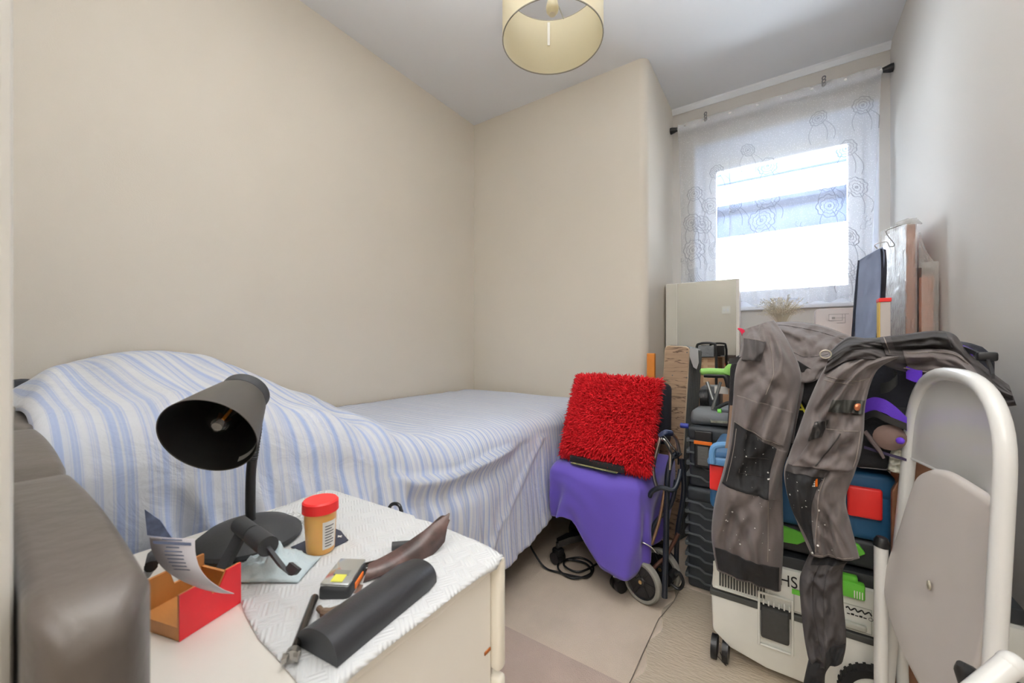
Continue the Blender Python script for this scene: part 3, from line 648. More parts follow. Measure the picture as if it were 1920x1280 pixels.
# small leather key fob under it
b = new(); tube(b, smooth_path([onz(598, 1140, TZ + .004), onz(612, 1150, TZ + .005), onz(640, 1142, TZ + .005), onz(668, 1124, TZ + .004)], 5), [.003] * 4 + [.005] * 9 + [.004] * 3, 10); tag(obj('key_fob', b, mat('brown leather', (98, 80, 64), .6, bump=.1)), 'brown leather key fob tucked under the black work light', 'key fob')
# ---- spanner
sp_ = thing('spanner', 'dark steel ratchet spanner lying beside the work light', 'spanner', onz(565, 1180, TZ))
s0, s1_ = onz(590, 1120, TZ + .004), onz(551, 1222, TZ + .004)
b = new(); tube(b, [s0, s0.lerp(s1_, .5), s1_], [.0040, .0038, .0036], 12); obj('handle', b, mat('dark chrome', (84, 80, 76), .25, .9), sp_)
b = new(); sd = (s1_ - s0).normalized(); pv = Vector((-sd.y, sd.x, 0))
tube(b, [s1_, s1_ + sd * .007], [.006, .0065], 14); 
for s_ in (-1, 1): prism(b, [s1_ + sd * .005 + pv * .001 * s_, s1_ + sd * .005 + pv * .007 * s_, s1_ + sd * .013 + pv * .006 * s_, s1_ + sd * .011 + pv * .0025 * s_], (0, 0, .004))
obj('jaw', b, CHROME, sp_, smooth=False)
# ---- glasses case
g0, g1 = onz(633, 1251, TZ), onz(574, 1197, TZ); g2 = onz(823, 1092, TZ)
gx = (g2 - g0); GLn = gx.length; gx.normalize(); gy = (g1 - g0); GW = gy.length; gy = (gy - gx * gy.dot(gx)).normalized()
gc = thing('glasses_case', 'long black half-round glasses case across the paper towel', 'glasses case', (g0 + g2) / 2)
def cs(n=18, k=1.0): return [(GW * (.5 - .5 * math.cos(a)), .0225 * math.sin(a) ** .7 * (1 + .12 * math.cos(a)) * k) for a in [PI * i / n for i in range(n + 1)]]
b = new(); rg = []
for i in range(9):
    f = i / 8; e = 1 - (.12 * (max(0, f - .9) / .1) ** 2); u = GLn * f
    rg.append([b.verts.new(g0 + gx * u + gy * (GW / 2 + (v - GW / 2) * e) + Vector((0, 0, z_ * e))) for v, z_ in cs()])
for A, B in zip(rg, rg[1:]):
    for k in range(len(A) - 1): b.faces.new((A[k], A[k + 1], B[k + 1], B[k]))
    b.faces.new((A[-1], A[0], B[0], B[-1]))
b.faces.new(rg[-1]); obj('body', b, mat('black leatherette', (38, 39, 43), .38, bump=.06, bscale=500), gc)
b = new(); prism(b, [g0 - gx * .0006 + gy * v + Vector((0, 0, z_)) for v, z_ in cs()], gx * .0008); obj('end_flap', b, mat('dark end panel', (44, 46, 50), .55), gc, smooth=False)
# ---- leather strap
LST = mat('dark brown patched leather', (82, 62, 58), .4, var=.5, vscale=45, bump=.08, bscale=80)
sr = thing('leather_strap', 'dark brown leather strap curling up behind the glasses case', 'strap', onz(740, 1060, TZ))
Pst = [ond(686, 1074, .452), ond(708, 1064, .461), ond(740, 1050, .476), ond(780, 1031, .496), ond(815, 1008, .512), ond(838, 988, .522)]
wid = [Vector((0, 0, 1)) * .004 + Fv * .006, Vector((0, 0, 1)) * .003 + Fv * .009, Uv * .004 + Fv * .012, Uv * .009 + Fv * .010, Uv * .012 + Fv * .004, Uv * .012 + Rv * .002 + Fv * .002]
cp = smooth_path(Pst, 8); sw_ = smooth_path([v_ * 1.45 for v_ in wid], 8); b = new(); strip(b, cp, list(sw_), .0012); 
cp2 = smooth_path([ond(838, 986, .523), ond(826, 977, .535), ond(804, 994, .543), ond(780, 1014, .545)], 6); strip(b, cp2, Uv * .008 + Rv * .003, .0012)
obj('band', b, LST, sr, sharp=0)
b = new(); q0 = ond(735, 1024, .515); tube(b, [q0, q0 + Rv * .022 + Fv * .004], .0055, 16); obj('keeper', b, BLACKM, sr)
b = new(); q = ond(697, 1062, .472); Mq = basis(q, Rv + Uv * .25, Fv); ring_frame_b = new(); 
for lo, hi in (((-.014, -.009, 0), (-.011, .009, .003)), ((.009, -.009, 0), (.012, .009, .003)), ((-.011, .007, 0), (.009, .009, .003)), ((-.011, -.009, 0), (.009, -.007, .003)), ((-.011, -.001, .001), (.009, .001, .003))): box(b, lo, hi, .0006, 1, Mq)
obj('buckle', b, mat('dark buckle', (60, 54, 46), .35, .6), sr, smooth=False)
b = new(); tube(b, smooth_path([(lambda q: Vector((q.x, q.y, .004)))(ony(726, 975, .445)), ony(726, 1150, .445), ony(727, 975, .445), ony(729, 955, .445), ony(734, 946, .445), ony(742, 944, .445), ony(749, 948, .445), ony(752, 958, .445), ony(753, 975, .445), ony(753, 1150, .445), (lambda q: Vector((q.x, q.y, .004)))(ony(753, 975, .445))], 6), .003, 8); tag(obj('cable', b, BLACK), 'short loop of black cable behind the far edge of the nightstand', 'cable')
# clear plastic wrapper scraps
b = new(); q = onz(558, 978, TZ); n_ = 14; gr = []
for i in range(n_):
    gr.append([b.verts.new(q + Rv * (.05 * (i / 13 - .5)) + Fv * (.04 * (j / 13 - .5)) + Vector((0, 0, .003 + .010 * abs(fb((i * .6, j * .6, 2)))))) for j in range(n_)])
for A, B in zip(gr, gr[1:]):
    for k in range(n_ - 1): b.faces.new((A[k], A[k + 1], B[k + 1], B[k]))
CW = mat('clear crinkled film', (230, 232, 230), .15, trans=0.0, coat=.5); CW.node_tree.nodes['Principled BSDF'].inputs['Alpha'].default_value = .4
tag(obj('plastic_wrapper', b, CW, None, sharp=20), 'crinkled clear plastic wrapper between the lamp base and the red-lidded jar', 'wrapper')
# ================================================================== OFFICE CHAIR WITH PURPLE COVER
chair = thing('office_chair', 'office swivel chair with a purple cloth seat cover and black castors', 'office chair', (-.62, 1.70, 0))
cx, cy = -.63, 1.71
b = new()
for k in range(5):
    a = math.radians(-62 + 72 * k - 0); d = Vector((math.cos(a), math.sin(a), 0)); c = Vector((cx, cy, 0)); s_ = Vector((-d.y, d.x, 0))
    P_ = [c + d * r_ + Uv * z_ for r_, z_ in ((.02, .115), (.10, .112), (.20, .10), (.245, .085))]
    for i in range(3):
        w0, w1 = .03 - .005 * i, .025 - .005 * i
        prism(b, [P_[i] - s_ * w0 - Uv * .012, P_[i] + s_ * w0 - Uv * .012, P_[i + 1] + s_ * w1 - Uv * .012, P_[i + 1] - s_ * w1 - Uv * .012], Uv * .028)
obj('star_base', b, BLACK, chair, smooth=False)
for k in range(5):
    a = math.radians(-62 + 72 * k); d = Vector((math.cos(a), math.sin(a), 0)); c = Vector((cx, cy, 0)) + d * .245
    b = new(); ad = Vector((math.cos(a + .5), math.sin(a + .5), 0))
    for s_ in (-1, 1): tube(b, [c + ad * s_ * .006 + Uv * .027, c + ad * s_ * .024 + Uv * .027], [.027, .025], 18)
    tube(b, [c + Uv * .03, c + Uv * .09], .008, 10); box(b, (-.02, -.018, .035), (.02, .024, .068), .008, 2, Matrix.Translation(c) @ Matrix.Rotation(a + .5, 4, 'Z')); obj('castor', b, BLACK, chair)
b = new(); tube(b, [(cx, cy, .08), (cx, cy, .30)], .03, 18); tube(b, [(cx, cy, .28), (cx, cy, .40)], .018, 14); obj('gas_lift', b, BLACK, chair)
b = new(); box(b, (-.80, 1.45, .39), (-.40, 1.87, .452), .03, 3); obj('seat', b, mat('dark seat fabric', (30, 30, 38), .9), chair)
b = new(); box(b, (-.785, 1.83, .50), (-.405, 1.90, .775), .03, 3); 
for v in b.verts: v.co.y += (v.co.z - .5) * .06
obj('backrest', b, mat('dark seat fabric'), chair)
b = new(); tube(b, smooth_path([(-.6, 1.75, .38), (-.6, 1.93, .39), (-.6, 1.95, .5), (-.6, 1.93, .62)], 5), .018, 10); obj('back_stem', b, BLACK, chair)
# purple cover: top plus hanging front and sides, cut in an arch
PUR = mat('purple stretch fabric', (92, 72, 176), .75, sheen=.3, bump=.05, bscale=500)
def hemz(s):                                # s 0..1 across the front
    px = [(0, .235), (.05, .235), (.22, .27), (.32, .262), (.42, .205), (.52, .155), (.60, .116), (.64, .110), (.92, .112), (.97, .13), (1, .15)]
    for (a, za), (c, zc) in zip(px, px[1:]):
        if s <= c: return za + (zc - za) * (s - a) / (c - a)
    return .2
def cover_ring(f):                          # f 0..1 round left side (back->front), front, right side
    pts = [(-.812, 1.86), (-.815, 1.60), (-.80, 1.47), (-.765, 1.425), (-.60, 1.408), (-.44, 1.42), (-.395, 1.46), (-.385, 1.60), (-.388, 1.86)]
    return pts
ringp = smooth_path([(x, y, 0) for x, y in cover_ring(0)], 12)
nR = len(ringp)
b = new(); grid = []
for k, p in enumerate(ringp):
    if p.x <= -.765 and p.y > 1.45: hz = .20 if p.y > 1.5 else .235
    s = (p.x + .80) / .405; hz = hemz(max(0, min(1, s)))
    if p.y > 1.5: hz = .235 + .12 * (p.y - 1.5) if p.x < -.6 else .155 + .3 * (p.y - 1.5)
    col = []
    for j in range(25):
        t = j / 24; z = .462 + (hz - .462) * t; c_ = Vector((-.60, 1.66, 0)); out = (p - c_).normalized()
        rd = -.035 * (1 - min(1, t / .16)) ** 2
        wv = .018 * t * math.sin(k * .42 + 2.6 * t + 3 * fb((k * .08, t * 1.5, 1))) + .02 * t * math.sin(k * .13 + 1) + .005 * fb((k * .16, t * 5, 8))
        drop = .012 * (1 - min(1, t / .16)) ** 0 * 0
        col.append(b.verts.new(Vector((p.x, p.y, z)) + out * (rd + wv)))
    grid.append(col)
for A, B in zip(grid, grid[1:]):
    for k in range(24): b.faces.new((A[k], A[k + 1], B[k + 1], B[k]))
nx = 16; topg = []
for k, p in enumerate(ringp):
    q = grid[k][0].co; row = [grid[k][0]]
    for j in range(1, 9):
        f = j / 8; tgt = Vector((-.60 + (q.x + .60) * (1 - f) * 1, 1.68 + (q.y - 1.68) * (1 - f), .464 + .006 * math.sin(f * PI) + .003 * fb((q.x * 12 * (1 - f), q.y * 12 * (1 - f), 4)))); row.append(b.verts.new(tgt))
    topg.append(row)
for A, B in zip(topg, topg[1:]):
    for k in range(8):
        try: b.faces.new((A[k], A[k + 1], B[k + 1], B[k]))
        except ValueError: pass
cov = obj('seat_cover', b, PUR, chair, sharp=0)
md = cov.modifiers.new('t', 'SOLIDIFY'); md.thickness = .003
b = new(); tube(b, [c_[-1].co.copy() + Vector((0, -.002, 0)) for c_ in []] or [Vector((-.46, 1.395, .112)), Vector((-.50, 1.392, .109))], .003, 8); obj('cover_tag', b, mat('grey tag', (150, 150, 156), .6), chair)
# slim black box with a labelled edge on the seat
bx0, bx1 = ony(1068, 864, 1.455), ony(1170, 893, 1.43)
bb = thing('slim_box', 'slim black case with a green label on the purple seat under the red cushion', 'case', (-.63, 1.46, .468))
dxx = Vector((bx1.x - bx0.x, bx1.y - bx0.y, 0)); BL = dxx.length; MB_ = basis(Vector((bx0.x, bx0.y, .476)), dxx, Vector((0, 1, 0)))
b = new(); box(b, (0, 0, 0), (BL, .12, .026), .003, 2, MB_); obj('shell', b, BLACK, bb, smooth=False)
b = new(); box(b, (BL * .05, -.012, -.003), (BL * .90, .0, 0), 0, 2, MB_); lbl = obj('label', b, mat('dark green label', (24, 48, 44), .4), bb, smooth=False)
b = new()
for lo, hi in (((BL * .05, -.012, 0), (BL * .90, -.0105, .0006)), ((BL * .05, -.0015, 0), (BL * .90, 0, .0006)), ((BL * .05, -.0105, 0), (BL * .06, -.0015, .0006)), ((BL * .89, -.0105, 0), (BL * .90, -.0015, .0006))): box(b, lo, hi, 0, 1, MB_)
for k in range(18): box(b, (BL * (.20 + .028 * k), -.008, 0), (BL * (.215 + .028 * k), -.0045 + .0012 * (k % 2), .0006), 0, 1, MB_)
box(b, (BL * .09, -.009, 0), (BL * .14, -.003, .0006), 0, 1, MB_); obj('printing', b, mat('gold print', (206, 196, 140), .5), lbl, smooth=False)
# ---- red shaggy cushion
tl_, tr_, bl_, br_ = ony(1087, 706, 1.74), ony(1238, 716, 1.70), ony(1056, 850, 1.50), ony(1214, 886, 1.45)
RC = mat('red shaggy pile', (214, 2, 24), .75); 
b = new(); n_ = 20; fr_, bk_ = [], []
nrm = (tr_ - tl_).cross(bl_ - tl_).normalized(); nrm = nrm if nrm.y < 0 else -nrm
def cuP(u, v, s_):
    p = tl_.lerp(tr_, u).lerp(bl_.lerp(br_, u), v); e = max(0, (1 - (2 * u - 1) ** 4) * (1 - (2 * v - 1) ** 4)); return p + nrm * s_ * .045 * e ** .5
for s_, G in ((1, fr_), (-1, bk_)):
    for i in range(n_ + 1): G.append([b.verts.new(cuP(i / n_, j / n_, s_)) for j in range(n_ + 1)])
for G in (fr_, bk_):
    for A, B in zip(G, G[1:]):
        for k in range(n_): b.faces.new((A[k], A[k + 1], B[k + 1], B[k]))
bmesh.ops.remove_doubles(b, verts=b.verts[:], dist=.0005)
cush = thing('cushion', 'bright red shaggy square cushion propped on the purple chair', 'cushion', (bl_ + br_) / 2)
obj('cushion_core', b, mat('red cushion cloth', (170, 8, 20), .9), cush, sharp=0)
b = new(); rnd = random.Random(3)
for k in range(11000):
    u, v = rnd.random(), rnd.random(); s_ = 1 if k % 8 else -1
    if k % 6 == 0:
        e_ = rnd.randrange(4); q_ = rnd.random() * .03
        u, v = (q_, v) if e_ == 0 else (1 - q_, v) if e_ == 1 else (u, q_) if e_ == 2 else (u, 1 - q_)
    p = cuP(u, v, s_); out = nrm * s_ * (.75 if .05 < u < .95 and .05 < v < .95 else .3)
    sidev = ((tr_ - tl_).normalized() * (u - .5) + (bl_ - tl_).normalized() * (v - .5)) * (1.1 if max(abs(u - .5), abs(v - .5)) > .44 else .5)
    d = (out + sidev + Vector((rnd.gauss(0, .35), rnd.gauss(0, .35), rnd.gauss(0, .35) - .35))).normalized() * rnd.uniform(.020, .034)
    o1 = d.orthogonal().normalized() * .0024; o2 = d.cross(o1).normalized() * .0024; bend = Vector((0, 0, -.004))
    a1 = [b.verts.new(p + o1), b.verts.new(p - o1 * .5 + o2), b.verts.new(p - o1 * .5 - o2)]; m1 = [b.verts.new(p + d * .6 + q * .9) for q in (o1, -o1 * .5 + o2, -o1 * .5 - o2)]; tp = b.verts.new(p + d + bend)
    for i in range(3): b.faces.new((a1[i], a1[(i + 1) % 3], m1[(i + 1) % 3], m1[i])); b.faces.new((m1[i], m1[(i + 1) % 3], tp))
obj('shaggy_pile', b, RC, cush, sharp=0)
# ---- cable on the floor
b = new(); tube(b, smooth_path([onz(985, 1000, .15), onz(998, 1030, .06), onz(1020, 1062, .01), onz(1045, 1072, .008), onz(1100, 1082, .008), onz(1112, 1060, .008), onz(1088, 1045, .012), onz(1052, 1052, .012), onz(1048, 1068, .012), onz(1075, 1084, .008), onz(1108, 1074, .012), onz(1098, 1056, .016), onz(1065, 1049, .012), onz(1058, 1060, .016), onz(1085, 1072, .016), onz(1120, 1056, .012), onz(1135, 1040, .008)], 8), .0042, 8)
tag(obj('cable', b, BLACK), 'black cable coiled on the carpet under the purple chair', 'cable')
# ================================================================== FLOOR COVERINGS
b = new(); box(b, (-.95, .45, .0), (.3, 1.088, .0035), .001); fl = obj('carpet_offcut', b, mat('pinkish carpet', (204, 184, 171), .95, var=.06, vscale=9, bump=.5, bscale=420), None, smooth=False); tag(fl, 'pinkish beige strip of carpet on the floor beside the nightstand', 'carpet')
PF = mat('clear floor film', (240, 228, 206), .22, coat=.5, bump=.8, bscale=30, stretch=(1.5, 5, 1)); PF.node_tree.nodes['Principled BSDF'].inputs['Alpha'].default_value = .45
b = new(); n_ = 40; gr = []
for i in range(n_ + 1):
    gr.append([b.verts.new((-.335 + .012 * math.sin(j * .9) * (1 if i == 0 else 0) + .74 * i / n_, .55 + 1.1 * j / n_, .0052 + .0022 * abs(fb((i * .35, j * .5, 6))))) for j in range(n_ + 1)])
for A, B in zip(gr, gr[1:]):
    for k in range(n_): b.faces.new((A[k], A[k + 1], B[k + 1], B[k]))
o = obj('plastic_sheet', b, PF, None, sharp=0); tag(o, 'clear crinkled plastic sheet over the carpet beside the white vacuum', 'plastic sheet')
b = new(); tube(b, [onz(1276, 1102, .006), onz(1263, 1128, .006), onz(1235, 1160, .006), onz(1205, 1225, .006), onz(1180, 1282, .006)], .0013, 6); tag(obj('tape_edge', b, mat('grey film edge', (110, 100, 90), .7)), 'thin grey edge seam of the clear plastic floor sheet', 'edging')
b = new(); tube(b, [onz(1350, 1222, .012), onz(1362, 1248, .010)], .0011, 6); tube(b, [onz(1344, 1228, .009), onz(1361, 1247, .010)], .0009, 6); tag(obj('twig', b, mat('dark debris', (50, 38, 30), .8)), 'thin dark twig on the floor in front of the white vacuum', 'twig')
# ================================================================== FOLDED TROLLEY
TRB = mat('dark blue black paint', (30, 36, 46), .4, .2); GOLD = mat('worn bronze steel', (170, 140, 110), .3, .8)
tr = thing('folding_trolley', 'folded black luggage trolley with small wheels standing beside the purple chair', 'trolley', (-.39, 1.52, 0))
wc_ = onz(1204, 1128, 0); wc_.z = .077; wN = Vector((-.30, -.95, 0)).normalized(); WM = basis(wc_, wN.cross(Uv), Uv)
for off in (0, .13):
    M2 = Matrix.Translation(-wN * off) @ WM
    b = new(); lathe(b, [(.062, -.012), (.071, -.014), (.076, -.009), (.077, 0), (.076, .009), (.071, .014), (.062, .012)], M2, 48, True); wh = obj('wheel', b, mat('dusty grey tyre', (138, 136, 128), .85, var=.1), tr)
    b = new(); lathe(b, [(.062, -.010), (.055, -.006), (.02, -.007), (.016, -.012), (0, -.012)], M2, 40); lathe(b, [(.062, .010), (.055, .006), (.02, .007), (.016, .012), (0, .012)], M2, 40)
    for k in range(6):
        a = PI / 3 * k; box(b, (.014, -.006, -.0095), (.058, .006, .0095), .001, 1, M2 @ Matrix.Rotation(a, 4, 'Z'))
    obj('hub', b, BLACK, wh, smooth=False)
    b = new(); lathe(b, [(0, -.016), (.006, -.015), (.008, -.011), (.008, .011), (.006, .015), (0, .016)], M2, 16); obj('axle_cap', b, mat('brass', (196, 160, 110), .35, .8), wh)
def tr_tube(name, pxs, r, m, k=6):
    b = new(); tube(b, smooth_path([ony(x, y, Y) for x, y, Y in pxs], k), r, 10); return obj(name, b, m, tr)
tr_tube('frame_tube', [(1270, 850, 1.56), (1260, 858, 1.53), (1252, 890, 1.5), (1250, 960, 1.5), (1248, 1050, 1.48), (1246, 1120, 1.46)], .010, TRB)
tr_tube('frame_tube', [(1278, 860, 1.62), (1282, 920, 1.62), (1270, 1000, 1.62), (1268, 1080, 1.62)], .009, TRB)
tr_tube('handle_tube', [(1232, 915, 1.52), (1225, 880, 1.52), (1236, 828, 1.52), (1243, 815, 1.53), (1254, 812, 1.55), (1268, 822, 1.6), (1274, 850, 1.62)], .0065, CHROME)
tr_tube('handle_tube', [(1240, 822, 1.50), (1252, 830, 1.50), (1257, 850, 1.50), (1256, 880, 1.5)], .006, CHROME)
tr_tube('grip', [(1238, 818, 1.51), (1248, 811, 1.51), (1258, 812, 1.54)], .011, mat('navy rubber grip', (44, 54, 84), .5))
tr_tube('brace', [(1252, 882, 1.5), (1246, 920, 1.5), (1236, 975, 1.5), (1222, 1020, 1.49)], .006, GOLD)
tr_tube('crossbar', [(1218, 930, 1.47), (1224, 920, 1.46), (1240, 914, 1.46), (1262, 918, 1.47), (1272, 900, 1.5), (1276, 880, 1.52)], .0085, TRB)
tr_tube('brace', [(1268, 900, 1.55), (1258, 945, 1.54), (1226, 985, 1.5), (1214, 1040, 1.5)], .008, TRB)
tr_tube('brace', [(1272, 1000, 1.58), (1250, 1040, 1.56), (1228, 1062, 1.52), (1204, 1090, 1.52)], .007, mat('rusty steel', (96, 66, 54), .5, .5))
tr_tube('rear_leg', [(1220, 930, 1.6), (1214, 1000, 1.6), (1210, 1060, 1.56)], .008, TRB)
tr_tube('elastic_cord', [(1240, 818, 1.50), (1252, 838, 1.49), (1265, 858, 1.49), (1278, 850, 1.52)], .003, BLACK)
tr_tube('elastic_cord', [(1244, 816, 1.50), (1258, 834, 1.49), (1270, 852, 1.49), (1272, 870, 1.52)], .003, BLACK)
b = new(); q = ony(1214, 1023, 1.47); strip(b, smooth_path([q + Vector((-.035, 0, .0)), q + Vector((-.01, -.005, .008)), q + Vector((.02, 0, -.004)), q + Vector((.035, 0, -.018))], 5), Vector((0, .02, -.012)), .0015); obj('foot_plate', b, CHROME, tr)
b = new(); q = ony(1262, 1080, 1.54); tube(b, [q + Vector((0, .03, 0)), q - Vector((0.01, .03, 0))], .016, 12); tube(b, smooth_path([q, q + Vector((.02, 0, .02)), q + Vector((.035, 0, -.01)), q + Vector((.02, 0, -.04)), q + Vector((-.01, 0, -.03))], 5), .006, 8); obj('hinge_bracket', b, BLACK, tr)
# ================================================================== PANELS STACKED UPRIGHT
PW = mat('weathered brown wood print', (158, 132, 108), .6, var=.12, vscale=8, stretch=(1, 1, 7))
nt = PW.node_tree; pb = nt.nodes['Principled BSDF']; tc = nt.nodes.new('ShaderNodeTexCoord'); mp = nt.nodes.new('ShaderNodeMapping'); mp.inputs['Scale'].default_value = (3.0, 3, 20); mp.inputs['Rotation'].default_value = (0, .12, 0); nt.links.new(tc.outputs['Object'], mp.inputs[0])
nz = nt.nodes.new('ShaderNodeTexNoise'); nz.inputs['Scale'].default_value = 1.6; nz.inputs['Detail'].default_value = 3; nz.inputs['Distortion'].default_value = .6; nt.links.new(mp.outputs[0], nz.inputs['Vector'])
rp = nt.nodes.new('ShaderNodeValToRGB'); rp.color_ramp.elements[0].position = .47; rp.color_ramp.elements[0].color = (1, 1, 1, 1); rp.color_ramp.elements[1].position = .515; rp.color_ramp.elements[1].color = (1, 1, 1, 1); e = rp.color_ramp.elements.new(.493); e.color = (.22, .17, .13, 1)
nt.links.new(nz.outputs[0], rp.inputs[0]); ml = nt.nodes.new('ShaderNodeMix'); ml.data_type = 'RGBA'; ml.blend_type = 'MULTIPLY'; ml.inputs['Factor'].default_value = 1
old = pb.inputs['Base Color'].links[0].from_socket; nt.links.new(old, ml.inputs['A']); nt.links.new(rp.outputs[0], ml.inputs['B']); nt.links.new(ml.outputs['Result'], pb.inputs['Base Color'])
def rrect(w_, h_, r_, n=5):
    P_ = []
    for cx_, cz_, a0 in ((w_ - r_, h_ - r_, 0), (r_, h_ - r_, PI / 2), (r_, r_, PI), (w_ - r_, r_, 1.5 * PI)):
        P_ += [(cx_ + r_ * math.cos(a0 + PI / 2 * k / n), cz_ + r_ * math.sin(a0 + PI / 2 * k / n)) for k in range(n + 1)]
    return P_
pA0 = ony(1247, 650, 2.02); pA0.x += -.04; PWd = (ony(1291, 700, 2.02) - ony(1247, 700, 2.02)).length
EDGE = mat('black panel edging', (84, 88, 88), .4, .3)
def panel(dx_, dy_, hgt, lab, grp=None, front=False):
    t_ = thing('wooden_slab', lab, 'panel', (pA0.x + dx_ + PWd / 2, 2.02 + dy_, 0), grp)
    rot = Matrix.Translation((pA0.x + dx_ - .01, 2.02 + dy_, 0)) @ Matrix.Rotation(.055, 4, 'Y')
    b = new(); prism(b, [rot @ Vector((x, 0, z_)) for x, z_ in rrect(PWd, hgt, .018)], (0, .011, 0)); obj('board', b, PW if front else mat('grey board', (96, 96, 94), .6, var=.1), t_, smooth=False)
    b = new(); tube(b, [rot @ Vector((x, .006, z_)) for x, z_ in rrect(PWd, hgt, .018)], .0050 if not front else .004, 8, True); obj('edging', b, EDGE if not front else mat('pale edge strip', (196, 176, 150), .5), t_)
    if front:
        b = new()
        for x, z_ in ((.04, hgt - .14), (.105, hgt - .145), (.10, hgt - .025)): lathe(b, [(0, -.002), (.003, -.002), (.003, .002), (0, .002)], rot @ Matrix.Translation((x, 0, z_)) @ Matrix.Rotation(PI / 2, 4, 'X'), 12)
        obj('screw', b, EDGE, t_)
panel(0, 0, .945, 'weathered brown wood panel with rounded top standing behind the trolley, frontmost of its stack', front=True)
for k in range(1, 8): panel(.005 * k, .0165 * k, .948 - .002 * k, 'dark-edged wooden panel stacked upright behind the front brown panel', 'dark-edged panels behind the front wood panel')
b = new(); q = [ony(x, y, 1.995) for x, y in ((1293, 652), (1309, 655), (1310, 680), (1306, 692), (1300, 688), (1293, 668))]; prism(b, q, (0, .006, 0)); tag(obj('metal_bracket', b, mat('grey alloy bracket', (176, 178, 180), .35, .6), None, smooth=False), 'grey metal corner bracket hooked on the top of the stacked wooden panels', 'bracket')
b = new(); box(b, (-.575, 2.10, 0), (-.535, 2.125, .905), .003); tag(obj('wooden_post', b, mat('orange varnished wood', (208, 128, 48), .5, var=.1), None, smooth=False), 'orange varnished wood strip standing between the chimney corner and the brown panels', 'wood strip')
# cardboard box inside a black trolley frame
CARD = mat('brown cardboard', (186, 150, 118), .8, var=.05)
q0, q1 = ony(1314, 668, 2.30), ony(1341, 668, 2.30)
cb = thing('cardboard_box', 'tall brown cardboard box with pale tape behind the stacked panels', 'box', ((q0.x + q1.x) / 2, 2.33, 0))
b = new(); box(b, (q0.x - .06, 2.30, 0), (q1.x, 2.42, q0.z - .01), .003); obj('carton', b, CARD, cb, smooth=False)
b = new(); box(b, (q0.x + .012, 2.2985, .75), (q0.x + .032, 2.30, q0.z - .012)); box(b, (q0.x - .0, 2.298, q0.z - .045), (q1.x, 2.2995, q0.z - .03)); obj('tape', b, mat('pale parcel tape', (206, 176, 140), .4), cb, smooth=False)
rk = thing('rack_frame', 'black tubular rack frame standing around the cardboard box behind the panels', 'rack', ((q0.x + q1.x) / 2, 2.28, 0))
b = new(); X0_, X1_ = ony(1305, 648, 2.28).x, ony(1343, 648, 2.28).x; tube(b, smooth_path([(X0_, 2.28, 0), (X0_, 2.28, .8), (X0_ + .003, 2.28, .93), (X0_ + .02, 2.28, .955), (X1_ - .02, 2.28, .957), (X1_ - .003, 2.28, .935), (X1_, 2.28, .8), (X1_, 2.28, 0)], 6), .0065, 10); obj('tube', b, BLACK, rk)
b = new(); box(b, (X0_ + .01, 2.275, .885), (X1_ - .01, 2.285, .945), .004); obj('top_mesh', b, mat('grey mesh', (112, 114, 116), .7, bump=.5, bscale=80), rk, smooth=False)
# ================================================================== BLACK TOOL CASES
KX0, KX1, KY0, KY1 = -.305, .10, 1.668, 2.0
def ribbed_case(name, lab, z0, z1, x0, x1, y0, y1, nr, latch=None):
    t_ = thing(name, lab, 'tool case', ((x0 + x1) / 2, (y0 + y1) / 2, z0))
    b = new(); box(b, (x0 + .006, y0 + .006, z0), (x1 - .006, y1 - .006, z1 - .02), .012, 3); obj('body', b, CASEM, t_)
    b = new(); box(b, (x0, y0, z1 - .055), (x1, y1, z1), .016, 3); lid = obj('lid', b, CASEM, t_)
    b = new()
    for k in range(nr):                      # slanted ribs
        zz = z0 + .03 + (z1 - z0 - .10) * k / max(1, nr - 1)
        prism(b, [(x0, y0, zz + .016), (x0 + .05, y0, zz + .014), (x0 + .07, y0, zz), (x0 + .11, y0, zz), (x0 + .11, y0, zz - .005), (x0 + .066, y0, zz - .005), (x0 + .047, y0, zz + .008), (x0, y0, zz + .010)], (0, .010, 0))
        box(b, (x0 - .004, y0, zz + .006), (x0 + .008, y1, zz + .022), .003)
    obj('ribs', b, mat('lighter rib edge', (92, 98, 102), .5), t_, smooth=False)
    return t_
ribbed_case('tool_case', 'large black ribbed tool case on the floor, bottom of the dark stack beside the trolley', 0.003, .395, KX0, KX1, KY0, KY1, 8)
tcs = ribbed_case('tool_case', 'black tool case with an orange latch, on top of the large ribbed case', .396, .632, KX0 + .004, KX1, KY0 + .004, KY1, 4)
l0, l1 = ony(1303, 822, KY0), ony(1336, 868, KY0)
b = new(); box(b, (l0.x, KY0 - .016, l1.z - .02), (l1.x, KY0 + .004, l0.z + .035), .004); lt = obj('latch', b, BLACK, tcs, smooth=False)
b = new(); box(b, (l0.x - .001, KY0 - .020, l0.z - .016), (l1.x + .001, KY0 - .015, l0.z - .003), .001); obj('orange_bar', b, ORANGE, lt, smooth=False)
b = new(); box(b, (l0.x + .012, KY0 - .019, l1.z - .01), (l1.x - .012, KY0 - .015, l0.z - .024), .001); 
for k in range(4): box(b, (l0.x + .022, KY0 - .0215, l1.z + .000 + k * .014), (l1.x - .022, KY0 - .019, l1.z + .006 + k * .014), .001)
obj('catch', b, mat('dull grey metal', (110, 110, 108), .4, .5), lt, smooth=False)
b = new(); q = ony(1276, 797, 1.70); tube(b, [q, q + Vector((.03, 0, 0))], .010, 12); tag(obj('bottle_cap', b, mat('deep blue plastic', (48, 60, 150), .4)), 'small deep blue cap at the left top edge of the black tool cases', 'cap')
